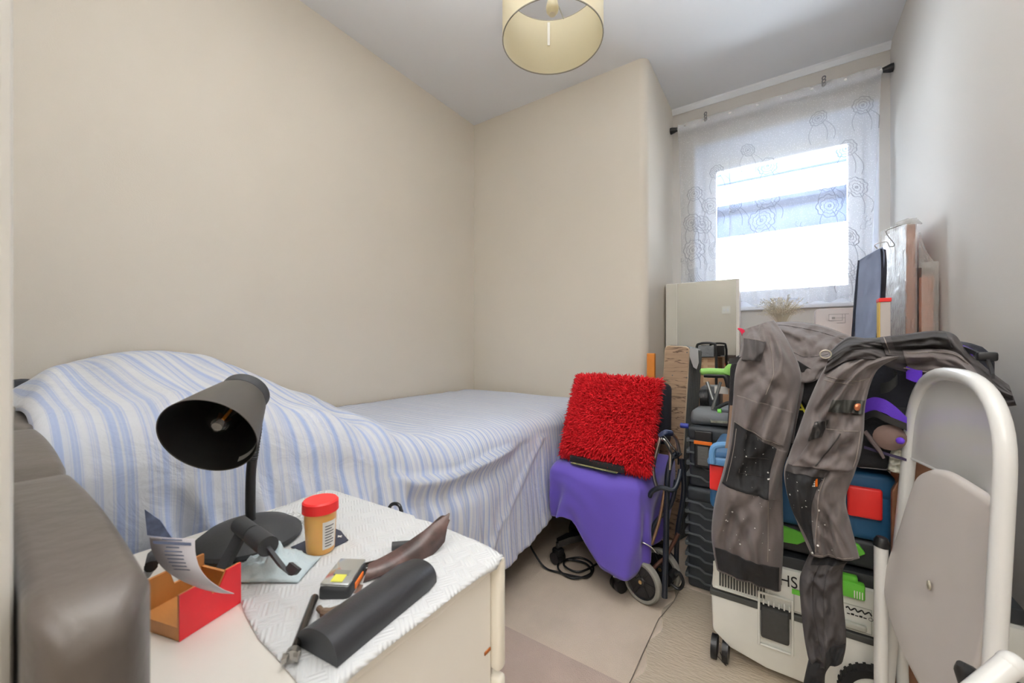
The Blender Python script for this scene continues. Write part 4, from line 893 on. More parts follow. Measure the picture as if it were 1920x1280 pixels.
# grey open bag and flat metal tray on top of it
b = new(); box(b, (KX0 + .01, KY0 + .02, .634), (KX0 + .22, KY0 + .30, .69), .025, 4)
for v in b.verts: v.co += Vector((0, 0, .014 * fb(v.co * 22)))
tag(obj('grey_pouch', b, mat('dusty grey cloth', (108, 112, 116), .8, bump=.2, bscale=60)), 'dusty grey soft pouch on top of the black tool case', 'pouch')
q = [ony(x, y, Y) for x, y, Y in ((1319, 768, 1.75), (1333, 792, 1.68), (1366, 794, 1.68), (1372, 772, 1.80))]
b = new(); prism(b, q, (0, 0, .006)); tag(obj('metal_plate', b, mat('dusty alloy', (150, 154, 140), .4, .5, var=.25, vscale=60), None, smooth=False), 'flat dusty metal base plate lying on the grey pouch', 'plate')
# cordless saw: dark body with green handle
sa = thing('mitre_saw', 'dark grey power saw with a green handle on top of the black cases', 'power saw', (-.16, 1.86, .69))
def sy(x, y, Y=1.88): return ony(x, y, Y)
b = new(); box(b, (sy(1313, 0).x, 1.84, sy(0 + 1313, 782).z), (sy(1352, 0).x, 1.96, sy(1352, 724).z), .02, 4); obj('motor_housing', b, mat('dark grey tool plastic', (62, 66, 72), .45, var=.1), sa)
b = new(); tube(b, [sy(1314, 745, 1.85), sy(1330, 745, 1.85)], .035, 20); 
for k in range(5): tube(b, [sy(1316 + 3 * k, 745, 1.85), sy(1317.4 + 3 * k, 745, 1.85)], .0372, 20)
obj('motor_vent', b, BLACK, sa)
b = new(); box(b, (sy(1340, 0, 1.84).x, 1.833, sy(1340, 737, 1.84).z), (sy(1366, 0, 1.84).x, 1.838, sy(1366, 725, 1.84).z), .001); obj('rating_label', b, WHITE, sa, smooth=False)
b = new(); tube(b, smooth_path([sy(1313, 697, 1.80), sy(1330, 696, 1.80), sy(1352, 697, 1.80), sy(1364, 697, 1.80)], 5), [.008] + [.014] * 14 + [.016], 14); tube(b, smooth_path([sy(1362, 700, 1.80), sy(1370, 690, 1.80), sy(1380, 686, 1.80), sy(1392, 690, 1.80)], 4), .018, 14); obj('handle', b, mat('pale green grip', (132, 188, 92), .5), sa)
b = new(); tube(b, smooth_path([sy(1320, 703, 1.80), sy(1345, 704, 1.80), sy(1360, 706, 1.80), sy(1366, 725, 1.80)], 5), .010, 12); box(b, (sy(1362, 0, 1.80).x, 1.79, sy(1362, 728, 1.80).z), (sy(1385, 0, 1.80).x, 1.83, sy(1362, 690, 1.80).z), .01); obj('handle_grip', b, BLACK, sa)
b = new(); tube(b, [sy(1351, 716, 1.76), sy(1335, 770, 1.74)], .006, 10); tube(b, [sy(1326, 716, 1.78), sy(1337, 750, 1.76)], .007, 10); obj('lever', b, mat('grey metal lever', (110, 112, 112), .4, .6), sa)
b = new(); q = sy(1350, 774, 1.74); tube(b, smooth_path([sy(1338, 772, 1.74), sy(1346, 764, 1.74), sy(1362, 756, 1.74), sy(1374, 754, 1.74)], 4), .007, 10); box(b, (q.x - .035, 1.72, q.z - .018), (q.x + .07, 1.76, q.z + .014), .012); obj('trigger_block', b, BLACKM, sa)
b = new(); tube(b, [sy(1346, 772, 1.715), sy(1353, 772, 1.715)], .012, 14); obj('green_dial', b, GREEN, sa)
# ================================================================== MIRRORED CABINET
MIR = mat('mirror silver', (214, 216, 212), .03, 1.0)
mY = 2.52; a_, c_ = ony(1243, 530, mY), ony(1384, 521, mY - .0)
mb = thing('mirror_cabinet', 'white cabinet with a large mirrored door standing below the window', 'mirror cabinet', ((a_.x + c_.x) / 2, mY, 0))
mx0, mx1, mz1 = -.575, c_.x + .006, 1.318; mz0 = .80
MM = Matrix.Translation((mx0, mY, 0)) @ Matrix.Rotation(.0, 4, 'Z')
b = new(); box(b, (0, .022, mz0), (mx1 - mx0, .10, mz1), .002, 1, MM); obj('carcass', b, WHITE, mb, smooth=False)
b = new(); box(b, (0, 0, mz0), (mx1 - mx0, .020, mz1), .001, 1, MM); dr = obj('door', b, WHITE, mb, smooth=False)
b = new(); box(b, (.066, -.003, mz0 + .01), (mx1 - mx0 - .016, 0, mz1 - .004), 0, 1, MM); obj('mirror', b, MIR, dr, smooth=False)
b = new(); box(b, (.004, -.001, mz0 + .01), (.062, 0, mz1 - .004), 0, 1, MM); obj('door_stile', b, mat('pale grey stile', (220, 218, 208), .4), dr, smooth=False)
b = new(); box(b, (mx0 + .01, mY + .0, 0), (mx1, mY + .16, mz0 - .001), .004); tag(obj('carton', b, CARD, None, smooth=False), 'plain cardboard carton hidden below the mirrored cabinet', 'box')
# things standing in front of the sill on a hidden carton
b = new(); box(b, (-.10, 2.28, 0), (.29, 2.62, .985), .005); tag(obj('carton', b, CARD, None, smooth=False), 'big cardboard carton behind the trousers carrying the dried flowers', 'box')
df = thing('dried_flowers', 'bunch of fine dried cream flower stems standing in front of the window sill', 'dried flowers', (.01, 2.5, .985))
b = new(); lathe(b, [(0, 0), (.03, 0), (.036, .03), (.026, .05), (.024, .05), (.03, .03), (0, .01)], Matrix.Translation((.01, 2.5, .985)), 20); obj('pot', b, WHITE, df)
b, b2 = new(), new(); rnd = random.Random(11)
for k in range(150):
    a = rnd.uniform(0, 2 * PI); r_ = rnd.uniform(.02, .115); h_ = rnd.uniform(.10, .20) * (1 - r_ * 1.5); p0 = Vector((.01, 2.5, 1.02)); p2 = p0 + Vector((r_ * math.cos(a), r_ * math.sin(a) * .5, h_)); p1 = p0.lerp(p2, .5) + Vector((0, 0, .03))
    P_ = smooth_path([p0, p1, p2], 4); tube(b, P_, .0008, 4)
    for j in range(4):
        q = P_[-1 - j % 4] + Vector((rnd.gauss(0, .006), rnd.gauss(0, .006), rnd.gauss(0, .006))); tube(b, [P_[-2], q], .0006, 4); bmesh.ops.create_icosphere(b2, subdivisions=1, radius=rnd.uniform(.0015, .003), matrix=Matrix.Translation(q))
obj('stems', b, mat('dry stem', (196, 188, 168), .8), df); obj('flower_heads', b2, mat('cream seed heads', (228, 222, 208), .8), df)
wp0, wp1 = ony(1529, 579, 2.42), ony(1612, 640, 2.42)
ap = thing('white_panel_box', 'white rounded box with a faint printed diagram behind the blue garment', 'box', ((wp0.x + wp1.x) / 2, 2.46, .985))
b = new(); prism(b, [(wp0.x, 2.42, .986), (wp1.x, 2.42, .986), (wp1.x, 2.42, wp0.z), (wp0.x + .012, 2.42, wp0.z), (wp0.x + .003, 2.42, wp0.z - .004), (wp0.x, 2.42, wp0.z - .014)], (0, .10, 0), .002); obj('case', b, mat('white grey board', (222, 218, 220), .5), ap, smooth=False)
b = new(); xx0 = wp0.x + .05; zz0 = wp0.z - .06
for lo, hi in (((xx0, .03), (xx0 + .075, .032)), ((xx0, .0), (xx0 + .05, .002)), ((xx0, 0), (xx0 + .002, .03)), ((xx0 + .05, 0), (xx0 + .052, .03)), ((xx0 + .025, .012), (xx0 + .06, .014)), ((xx0 + .012, .008), (xx0 + .024, .018)), ((xx0 + .06, -.01), (xx0 + .062, .03)), ((xx0 + .03, -.012), (xx0 + .062, -.010))): box(b, (lo[0], 2.4185, zz0 + lo[1]), (hi[0], 2.4195, zz0 + hi[1]))
obj('printed_diagram', b, mat('faint grey print', (170, 168, 172), .7), ap, smooth=False)
# ================================================================== WRAPPED FLAT PACKS, LEVEL, GARMENT
RW = mat('reddish brown veneer', (168, 104, 74), .35, var=.06, vscale=6, stretch=(1, 1, 12), coat=.3)
FILM = mat('stretch film', (225, 222, 218), .12, coat=.6, bump=.8, bscale=30, stretch=(6, 6, 1)); FILM.node_tree.nodes['Principled BSDF'].inputs['Alpha'].default_value = .38
fp = thing('wrapped_panel', 'tall narrow reddish brown furniture panel in clear stretch film against the right wall', 'furniture panel', (.37, 2.12, 0))
ta, tb_ = ony(1699, 424, 2.06), ony(1714, 424, 2.06)
b = new(); box(b, (ta.x, 2.06, 0), (tb_.x + .004, 2.46, 1.40), .002); obj('board', b, RW, fp, smooth=False)
def crinkle(b, lo, hi, nx_, nz_, plane='y', amp=.006, seed=0):
    G = []
    for i in range(nx_ + 1):
        row = []
        for j in range(nz_ + 1):
            u, v = i / nx_, j / nz_; n1_ = amp * (fb((u * 5 + seed, v * 14, seed)) + .6 * fb((u * 14, v * 34, seed + 3)))
            if plane == 'y': p = Vector((lo[0] + (hi[0] - lo[0]) * u, lo[1] + (hi[1] - lo[1]) * u + n1_, lo[2] + (hi[2] - lo[2]) * v))
            row.append(b.verts.new(p))
        G.append(row)
    for A, B in zip(G, G[1:]):
        for k in range(nz_): b.faces.new((A[k], A[k + 1], B[k + 1], B[k]))
b = new(); wl0 = ony(1672, 424, 2.10)
crinkle(b, (wl0.x - .018, 2.20, .8), (ta.x, 2.052, 1.415), 14, 60, amp=.012); crinkle(b, (ta.x, 2.052, .8), (tb_.x + .006, 2.050, 1.42), 6, 40, amp=.003, seed=4)
obj('stretch_film', b, FILM, fp, sharp=25)
b = new(); crinkle(b, (wl0.x + .0, 2.215, .8), (ta.x - .002, 2.068, 1.40), 14, 60, amp=.008, seed=9); obj('foam_wrap', b, mat('white foam wrap', (232, 232, 232), .3, bump=.6, bscale=35, var=.2, vscale=25), fp, sharp=25)
b = new(); tube(b, [(ta.x - .03, 2.05, 1.405), (ta.x, 2.045, 1.412), (tb_.x + .005, 2.05, 1.405), (tb_.x + .02, 2.06, 1.40)], [.006, .01, .008, .002], 8); 
for v in b.verts: v.co += Vector((.003 * fb(v.co * 90), 0, .004 * fb(v.co * 70)))
obj('film_bunch', b, FILM, fp)
fq = thing('wrapped_panel', 'shorter wider reddish brown furniture panel in stretch film, right of the tall wrapped panel', 'furniture panel', (.42, 2.12, 0))
qa, qb = ony(1716, 515, 2.00), ony(1751, 515, 2.00)
b = new(); box(b, (tb_.x + .008, 2.00, 0), (min(qb.x, .462), 2.04, 1.195), .002); obj('board', b, RW, fq, smooth=False)
b = new(); crinkle(b, (tb_.x + .006, 1.996, .8), (.464, 1.995, 1.245), 10, 50, amp=.003, seed=2); obj('stretch_film', b, FILM, fq, sharp=25)
b = new(); G1 = []
for j in range(15):
    t = j / 14; z_ = 1.36 - .13 * t; x1_ = tb_.x + .006 + (.46 - tb_.x) * t ** 1.8; G1.append([b.verts.new((tb_.x + .006 + (x1_ - tb_.x) * i / 8, 2.03 + .006 * fb((i * .7, t * 5, 1)), z_ + .0)) for i in range(9)])
for A, B in zip(G1, G1[1:]):
    for k in range(8): b.faces.new((A[k], A[k + 1], B[k + 1], B[k]))
obj('loose_film', b, FILM, fq, sharp=25)
# spirit level like bar
lv = thing('boxed_level', 'narrow cream box with yellow side and red cap standing by the wrapped panel', 'box', (.24, 1.90, 0))
la, lb2 = ony(1646, 560, 1.92), ony(1670, 640, 1.92)
b = new(); box(b, (la.x + .006, 1.92, .0), (lb2.x, 1.96, la.z - .012), .002); obj('carton', b, mat('cream grey card', (206, 196, 190), .6), lv, smooth=False)
b = new(); box(b, (la.x + .003, 1.92, .0), (la.x + .006, 1.96, la.z - .012)); obj('yellow_edge', b, mat('yellow card', (226, 190, 92), .6), lv, smooth=False)
b = new(); box(b, (la.x + .002, 1.916, la.z - .012), (lb2.x + .002, 1.964, la.z + .002), .002); obj('cap', b, RED, lv, smooth=False)
# ---- generic cloth built from a left and right edge
def cr(rows, t):
    n = len(rows) - 1; x = max(0, min(n - 1e-6, t * n)); i = int(x); f = x - i
    p0, p1, p2, p3 = rows[max(0, i - 1)], rows[i], rows[min(n, i + 1)], rows[min(n, i + 2)]
    return 0.5 * ((2 * p1) + (p2 - p0) * f + (2 * p0 - 5 * p1 + 4 * p2 - p3) * f * f + (3 * p1 - p0 - 3 * p2 + p3) * f ** 3)
class Cloth:
    def __init__(s, rows, bulge=.02, wr=.006, folds=(), seed=0, wf=(3.5, 9)):
        s.L = [ony(r[0], r[1], r[4]) for r in rows]; s.R = [ony(r[2], r[3], r[5] if len(r) > 5 else r[4]) for r in rows]
        s.b, s.wr, s.folds, s.seed, s.wf = bulge, wr, folds, seed, wf
    def pt(s, t, u, side=1):
        l, r = cr(s.L, t), cr(s.R, t); p = l.lerp(r, u)
        e = max(0, 1 - (2 * u - 1) ** 2) ** .5
        out = (O - p); out.z *= .4; out.normalize()
        d = s.b * e * side
        if side > 0:
            n1_ = fb((u * s.wf[0] + s.seed, t * s.wf[1] * .8 + u * 2, s.seed)); n2_ = fb((u * s.wf[0] * 2.4, t * s.wf[1] * 1.7 - u * 3, s.seed + 5))
            d += s.wr * e * (1.6 * (abs(n1_) ** .6) * (1 if n1_ > 0 else -1) + .9 * n2_)
            for (t0, u0, t1, u1, amp, wd) in s.folds:
                a = Vector((t0, u0 * .5, 0)); c = Vector((t1, u1 * .5, 0)); q = Vector((t, u * .5, 0)); ac = c - a; h_ = max(0, min(1, (q - a).dot(ac) / ac.dot(ac))); ds = (q - a - ac * h_).length
                d += amp * math.exp(-(ds / wd) ** 2) * e ** .5
        return p + out * d
    def mesh(s, nt_=70, nu=30):
        b = new(); F = [[b.verts.new(s.pt(i / nt_, j / nu, 1)) for j in range(nu + 1)] for i in range(nt_ + 1)]
        K = [[F[i][j] if j in (0, nu) else b.verts.new(s.pt(i / nt_, j / nu, -.5)) for j in range(nu + 1)] for i in range(nt_ + 1)]
        for G in (F, K):
            for A, B in zip(G, G[1:]):
                for k in range(nu): b.faces.new((A[k], A[k + 1], B[k + 1], B[k]))
        for i in (0, nt_):
            for k in range(1, nu - 1 + 1):
                try:
                    if k == 1: b.faces.new((F[i][0], F[i][1], K[i][1]))
                    if k < nu - 1 + 0: b.faces.new((F[i][k], F[i][k + 1], K[i][k + 1], K[i][k]))
                    if k == nu - 1: b.faces.new((F[i][k], F[i][nu], K[i][k]))
                except ValueError: pass
        return b
    def patch(s, quad, off=.002, n=22, th=True, edge=None):
        """quad: 4 (t,u) corners; a patch lying on the cloth"""
        q = [Vector((a, c, 0)) for a, c in quad]; b = new(); G = []; Gb = []
        def at_(i, j, o):
            f, g_ = i / n, j / n; z_ = q[0].lerp(q[1], g_).lerp(q[3].lerp(q[2], g_), f)
            p = s.pt(z_.x, z_.y, 1); out = (O - p); out.z *= .4; out.normalize(); return p + out * o
        G = [[b.verts.new(at_(i, j, off)) for j in range(n + 1)] for i in range(n + 1)]
        for A, B in zip(G, G[1:]):
            for k in range(n): b.faces.new((A[k], A[k + 1], B[k + 1], B[k]))
        brd = [(i, 0) for i in range(n + 1)] + [(n, j) for j in range(1, n + 1)] + [(i, n) for i in range(n - 1, -1, -1)] + [(0, j) for j in range(n - 1, 0, -1)]
        lowv = [b.verts.new(at_(i, j, -.004)) for i, j in brd]
        for k in range(len(brd)):
            i, j = brd[k]; i2, j2 = brd[(k + 1) % len(brd)]; b.faces.new((G[i][j], lowv[k], lowv[(k + 1) % len(brd)], G[i2][j2]))
        return b
    def seam(s, b, pts, r=.0009, off=.0015, n=14):
        P_ = []
        for (t0, u0), (t1, u1) in zip(pts, pts[1:]):
            for k in range(n):
                f = k / n; p = s.pt(t0 + (t1 - t0) * f, u0 + (u1 - u0) * f, 1); out = (O - p); out.z *= .4; P_.append(p + out.normalized() * off)
        tube(b, P_, r, 5)
TRO = mat('grey brown work cloth', (97, 89, 87), .85, var=.10, vscale=9, bump=.25, bscale=28, sheen=.15)
TROD = mat('dark grey work cloth', (66, 62, 62), .85, var=.10, vscale=9, bump=.25, bscale=28)
TRK = mat('black work cloth', (31, 31, 33), .85, var=.25, vscale=7, bump=.25, bscale=30)
SPK = mat('dried paint', (205, 204, 200), .8); SEAM = mat('pale stitching', (130, 120, 113), .8); SEAMD = mat('dark stitching', (52, 48, 47), .8)
def splat(c, n, seed, box_=(0, 1, 0, 1)):
    b = new(); rnd = random.Random(seed)
    for k in range(n):
        t, u = rnd.uniform(box_[0], box_[1]), rnd.uniform(box_[2], box_[3]); p = c.pt(t, u, 1); out = (O - p).normalized(); r_ = rnd.choice((.0008, .001, .0014, .0022))
        M = basis(p + out * .0022, out.orthogonal(), out.cross(out.orthogonal())); lathe(b, [(0, -.0006), (r_, 0), (0, .0006)], M, 7)
    return b
# ---- navy garment on a wire hanger
ga = thing('garment_cover', 'slate blue folded garment hanging on a bent wire hanger beside the wrapped panel', 'garment', ony(1630, 640, 2.1))
cg = Cloth([(1611, 488, 1655, 463, 2.12, 2.02), (1609, 505, 1659, 480, 2.12, 2.02), (1606, 545, 1655, 530, 2.12, 2.02), (1603, 590, 1652, 585, 2.12, 2.02), (1601, 640, 1645, 640, 2.12, 2.02), (1598, 690, 1640, 690, 2.12, 2.02)], .022, .004, seed=3)
obj('cloth', cg.mesh(40, 20), mat('slate blue cloth', (138, 150, 178), .8, var=.06, vscale=10, bump=.15, bscale=30), ga, sharp=0)
cg2 = Cloth([(1650, 466, 1661, 468, 2.00, 2.06), (1652, 500, 1663, 500, 2.00, 2.06), (1650, 560, 1660, 560, 2.00, 2.06), (1642, 640, 1652, 640, 2.00, 2.06), (1638, 690, 1648, 690, 2.00, 2.06)], .010, .002, seed=5)
obj('dark_edge', cg2.mesh(30, 8), mat('navy cloth', (34, 38, 54), .8), ga, sharp=0)
b = new(); tube(b, [ony(x, y, Y) for x, y, Y in ((1611, 488, 2.12), (1607, 520, 2.12), (1602, 580, 2.12), (1598, 640, 2.12))], .004, 8); obj('binding', b, mat('navy cloth'), ga)
b = new(); tube(b, smooth_path([ony(x, y, 2.02) for x, y in ((1645, 466), (1640, 461), (1643, 457), (1662, 453), (1668, 462), (1677, 458), (1661, 435), (1678, 426), (1690, 422))], 4), .0017, 6); obj('wire_hanger', b, mat('thin wire', (150, 146, 140), .3, .8), ga)
# ================================================================== WHITE VACUUM
VX0, VX1, VY0, VY1 = -.172, .445, 1.325, 1.655
vc = thing('vacuum_cleaner', 'off-white dust extractor on wheels with a dark band and green latches, under the trousers', 'vacuum cleaner', (.13, 1.49, 0))
b = new(); t = bmesh.new()
pr = [(VX0 + .05, .055), (VX0 + .14, .035), (VX1, .028), (VX1, .205), (VX0, .205), (VX0 + .004, .09)]
prism(b, [(x, VY0, z_) for x, z_ in pr], (0, VY1 - VY0, 0), .008); obj('tank', b, GREYW, vc)
b = new(); box(b, (VX0 - .003, VY0 - .004, .197), (VX1, VY1 + .004, .214), .003); obj('dark_band', b, mat('dark grey rubber band', (72, 74, 72), .6), vc, smooth=False)
b = new(); prism(b, [(VX0, VY0, .214), (VX1, VY0, .214), (VX1, VY0, .335), (VX0 + .10, VY0, .33), (VX0 + .008, VY0, .30)], (0, VY1 - VY0, 0), .010); obj('motor_head', b, GREYW, vc)
b = new(); prism(b, [(VX0 + .008, VY0 + .012, .296), (VX1, VY0 + .012, .335), (VX1, VY0 + .012, .372), (VX0 + .10, VY0 + .012, .36), (VX0 + .03, VY0 + .012, .335)], (0, VY1 - VY0 - .02, 0), .008); obj('top_tray', b, mat('charcoal plastic', (48, 51, 54), .5), vc)
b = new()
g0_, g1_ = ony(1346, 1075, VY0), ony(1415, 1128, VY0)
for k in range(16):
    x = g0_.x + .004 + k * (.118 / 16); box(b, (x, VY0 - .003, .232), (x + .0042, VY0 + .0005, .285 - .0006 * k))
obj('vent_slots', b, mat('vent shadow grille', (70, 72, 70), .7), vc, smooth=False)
b = new(); ring_frame(b, g0_.x - .012, g0_.x + .128, .222, .300, .003, VY0 - .005, VY0, .001); obj('vent_frame', b, GREYW, vc, smooth=False)
k0, k1 = ony(1427, 1130, VY0), ony(1480, 1205, VY0)
b = new(); box(b, (k0.x, VY0 - .020, k1.z), (k1.x, VY0 - .002, k0.z), .006, 3); obj('front_latch', b, mat('dusty charcoal latch', (62, 62, 60), .75, var=.1, vscale=60), vc)
b = new(); ring_frame(b, k0.x - .008, k1.x + .010, k1.z - .03, k0.z + .035, .006, VY0 - .008, VY0, .002); obj('latch_recess', b, GREYW, vc, smooth=False)
for k in range(1):
    b = new()
    for j in range(6): box(b, (k0.x + .004 + j * .012, VY0 - .012, k0.z + .004), (k0.x + .008 + j * .012, VY0, k0.z + .018), .001)
    obj('latch_teeth', b, GREYW, vc, smooth=False)
b = new(); 
for (xa, xb, za, zb) in ((1488, 1600, 1125, 1195),):
    A_, B_ = ony(xa, 1125, VY0), ony(1635, 1215, VY0); ring_frame(b, A_.x, B_.x, .222, .285, .0015, VY0 - .002, VY0, .0005)
H_ = ony(1605, 1185, VY0); box(b, (H_.x - .03, VY0 - .012, .228), (H_.x + .02, VY0, .243), .004); obj('panel_outline', b, mat('pale grey line', (188, 190, 180), .5), vc, smooth=False)
q = ony(1478, 1090, VY0); obj('handwriting', lettering('HS', .045, basis(q + Vector((0, -.0012, 0)), (1, 0, .02), (0, 0, 1)), .0003, .8), mat('black marker', (20, 20, 20), .6), vc, smooth=False)
q = ony(1607, 1145, VY0); b = new()
P_ = [q + Vector((-.022 + .0045 * k, -.002, .004 * math.sin(k * 2.1) + .002)) for k in range(12)]; tube(b, smooth_path(P_, 3), .0016, 5)
for k in range(5): box(b, (q.x - .02 + .008 * k, VY0 - .0022, q.z - .013), (q.x - .014 + .008 * k, VY0 - .001, q.z - .011 + .002 * (k % 2)))
tube(b, [q + Vector((.026 + .004 * math.cos(a), -.002, -.011 + .004 * math.sin(a))) for a in [2 * PI * k / 14 for k in range(14)]], .0005, 5, True); obj('marker_scribble', b, mat('black marker'), vc)
b = new(); q = ony(1488, 1108, VY0); box(b, (q.x - .004, VY0 - .003, q.z - .007), (q.x + .03, VY0, q.z + .007), .001); obj('green_badge', b, GREEN, vc, smooth=False)
b = new(); q, q2 = ony(1578, 1080, VY0), ony(1620, 1120, VY0); box(b, (q.x - .005, VY0 - .022, q2.z), (q2.x, VY0 - .001, q.z), .004); box(b, (q.x - .005, VY0 - .018, q.z - .002), (q.x + .03, VY0, q.z + .014), .003); gl_ = obj('side_latch', b, GREEN, vc)
b = new()
for k in range(4): box(b, (q2.x - .022 + .005 * k, VY0 - .0235, q2.z + .004), (q2.x - .020 + .005 * k, VY0 - .021, q2.z + .022))
obj('grip_lines', b, WHITE, gl_, smooth=False)
for x, y_ in ((-.15, VY0 + .02), (-.15, VY1 - .03)):
    b = new(); 
    for s_ in (0, .03): tube(b, [(x + .0 - .022 + s_, y_ - .004, .033), (x - .006 + s_, y_ - .004, .033)], .033, 24)
    obj('castor_tyre', b, BLACK, vc)
for y_ in (VY0 - .012, VY1 - .03):
    b = new(); Mx = Matrix.Translation((.20, y_, .075)) @ Matrix.Rotation(PI / 2, 4, 'X'); lathe(b, [(.055, -.014), (.073, -.014), (.075, -.008), (.075, .008), (.073, .014), (.055, .014)], Mx, 40, True)
    for k in range(30): box(b, (.073, -.003, -.013), (.077, .003, .013), 0, 1, Mx @ Matrix.Rotation(2 * PI * k / 30, 4, 'Z'))
    wh = obj('rear_wheel', b, RUBBER, vc, smooth=False)
    b = new(); lathe(b, [(0, -.012), (.05, -.012), (.055, -.008), (.055, .008), (.05, .012), (0, .012)], Mx, 32); obj('wheel_disc', b, GREYW, wh)
b = new(); box(b, (-.157, 1.345, .3365), (-.105, 1.52, .405), .016, 3)
for v in b.verts: v.co += Vector((.004 * fb(v.co * 40), 0, .006 * fb(v.co * 40)))
tag(obj('parts_bag', b, mat('clear bag of screws', (120, 116, 100), .25, var=.6, vscale=90, coat=.6)), 'clear bag of small metal screws on the left end of the white vacuum', 'bag')
# ---- slim black case with green latches, blue cases, tool bag
c1 = thing('green_latch_case', 'black tool case with green latches between the white vacuum and the blue case', 'tool case', (.05, 1.5, .374))
b = new(); box(b, (-.10, 1.345, .374), (.33, 1.64, .448), .012, 3); obj('body', b, mat('charcoal plastic'), c1)
for xa, xb in ((1466, 1512), (1590, 1622)):
    A_, B_ = ony(xa, 1000, 1.345), ony(xb, 1000, 1.345); b = new(); prism(b, [(A_.x, 1.345, .445), (B_.x - .012, 1.345, .437), (B_.x, 1.345, .418), (B_.x - .02, 1.345, .402), (A_.x, 1.345, .40)], (0, -.013, 0), .003); obj('latch', b, GREEN, c1, smooth=False)
c2 = thing('blue_tool_case', 'dark blue tool case with red clips under the tool bag and trousers', 'tool case', (.02, 1.49, .45))
b = new(); box(b, (-.178, 1.335, .450), (.235, 1.645, .60), .018, 3); obj('body', b, BLUE, c2)
b = new(); box(b, (-.182, 1.331, .560), (.238, 1.649, .625), .016, 3); obj('lid', b, BLUE, c2)
for x0_, x1_ in ((1331, 1358), (1588, 1654)):
    A_, B_ = ony(x0_, 900, 1.33), ony(x1_, 900, 1.33); b = new(); box(b, (A_.x, 1.318, .513), (B_.x, 1.334, .590), .006, 3); obj('clip', b, RED, c2)
b = new(); hpts = [(-.165, 1.30, .60), (-.165, 1.30, .635), (-.15, 1.30, .655), (-.09, 1.30, .660), (-.07, 1.30, .64), (-.07, 1.32, .60)]; tube(b, smooth_path(hpts, 4), .009, 10); obj('handle', b, LBLUE, c2)
b = new(); box(b, (-.180, 1.305, .592), (-.06, 1.335, .612), .006); obj('handle_plate', b, LBLUE, c2)
TB = mat('black ballistic nylon', (26, 28, 32), .8, bump=.3, bscale=120, var=.2)
DK = mat('dark navy nylon', (22, 25, 36), .75, bump=.3, bscale=80)
hn = thing('rucksack', 'dark rucksack with purple trim heaped behind the folding chair', 'rucksack', (.26, 1.35, .63))
tbg = thing('tool_bag', 'black fabric tool bag with a yellow letter A between the two pairs of trousers', 'tool bag', (.12, 1.5, .626))
b = new(); box(b, (-.13, 1.345, .626), (.118, 1.66, .93), .05, 4)
for v in b.verts: v.co += Vector((.012 * fb(v.co * 7), .012 * fb(v.co * 8), .012 * fb(v.co * 6)))
obj('body', b, TB, tbg)
q = ony(1499, 765, 1.325); YEL = mat('yellow print', (222, 214, 60), .6)
obj('lettering', lettering('A', .052, basis(q, (1, .1, 0), (0, 0, 1)), .0008), YEL, tbg, smooth=False)
b = new(); q = ony(1503, 750, 1.325); box(b, (q.x - .016, 1.322, q.z), (q.x + .016, 1.325, q.z + .005)); obj('yellow_bar', b, YEL, tbg, smooth=False)
b = new(); prism(b, [ony(x, y, 1.30) for x, y in ((1627, 845), (1640, 851), (1628, 864))], (0, .003, 0)); obj('yellow_triangle', b, mat('amber fabric', (214, 164, 36), .8), hn, smooth=False)
b = new(); tube(b, smooth_path([ony(x, y, 1.30) for x, y in ((1612, 876), (1640, 878), (1662, 880), (1666, 870))], 4), .0012, 6); obj('zip', b, mat('grey zip', (130, 130, 132), .4, .5), hn)
b = new(); box(b, (.10, 1.300, .640), (.34, 1.345, .80), .02, 3)
for v in b.verts: v.co += Vector((0, .01 * fb(v.co * 14), .008 * fb(v.co * 12)))
obj('front_pocket', b, TB, hn)
# ---- climbing harness heap with purple webbing
b = new(); box(b, (.125, 1.33, .628), (.40, 1.62, .965), .05, 4)
for v in b.verts: v.co += Vector((.02 * fb(v.co * 8), .015 * fb(v.co * 9), .015 * fb(v.co * 9)))
obj('body', b, DK, hn)
def web(name, pts, hw, m, side=Uv, th=.002, k=6, par=None):
    b = new(); P_ = smooth_path([ony(x, y, Y) for x, y, Y in pts], k); strip(b, P_, side * hw, th); return obj(name, b, m, par or hn, sharp=50)
web('purple_band', [(1620, 764, 1.27), (1638, 757, 1.26), (1660, 762, 1.25), (1680, 776, 1.25), (1700, 795, 1.25)], .016, PURPLE)
web('strap', [(1618, 782, 1.26), (1640, 775, 1.25), (1660, 784, 1.245), (1700, 800, 1.24)], .008, BLACK)
web('purple_band', [(1700, 698, 1.27), (1715, 704, 1.26), (1728, 706, 1.25)], .014, PURPLE)
web('strap', [(1652, 728, 1.27), (1668, 724, 1.26), (1680, 712, 1.26), (1678, 704, 1.27)], .012, mat('grey black webbing', (44, 46, 46), .8))
web('strap', [(1620, 838, 1.28), (1660, 850, 1.27), (1700, 862, 1.26)], .003, mat('purple black cord', (60, 52, 84), .8))
web('purple_band', [(1790, 654, 1.27), (1805, 657, 1.26), (1822, 664, 1.24)], .011, PURPLE)
web('strap', [(1800, 650, 1.27), (1825, 660, 1.22), (1848, 672, 1.17), (1858, 690, 1.12), (1862, 705, 1.09)], .0045, BLACK)
b = new(); q = ony(1850, 671, 1.16); box(b, (q.x - .014, q.y - .008, q.z - .006), (q.x + .014, q.y + .008, q.z + .012), .004); obj('buckle', b, BLACK, hn)
b = new(); q = ony(1668, 820, 1.26); lathe(b, [(0, -.012), (.02, -.008), (.03, 0), (.02, .008), (0, .012)], basis(q, (1, 0, -.5), (0, 0, 1)), 18); gl2 = obj('leather_pad', b, mat('tan grey pad', (126, 104, 96), .7, bump=.2, bscale=60), hn)
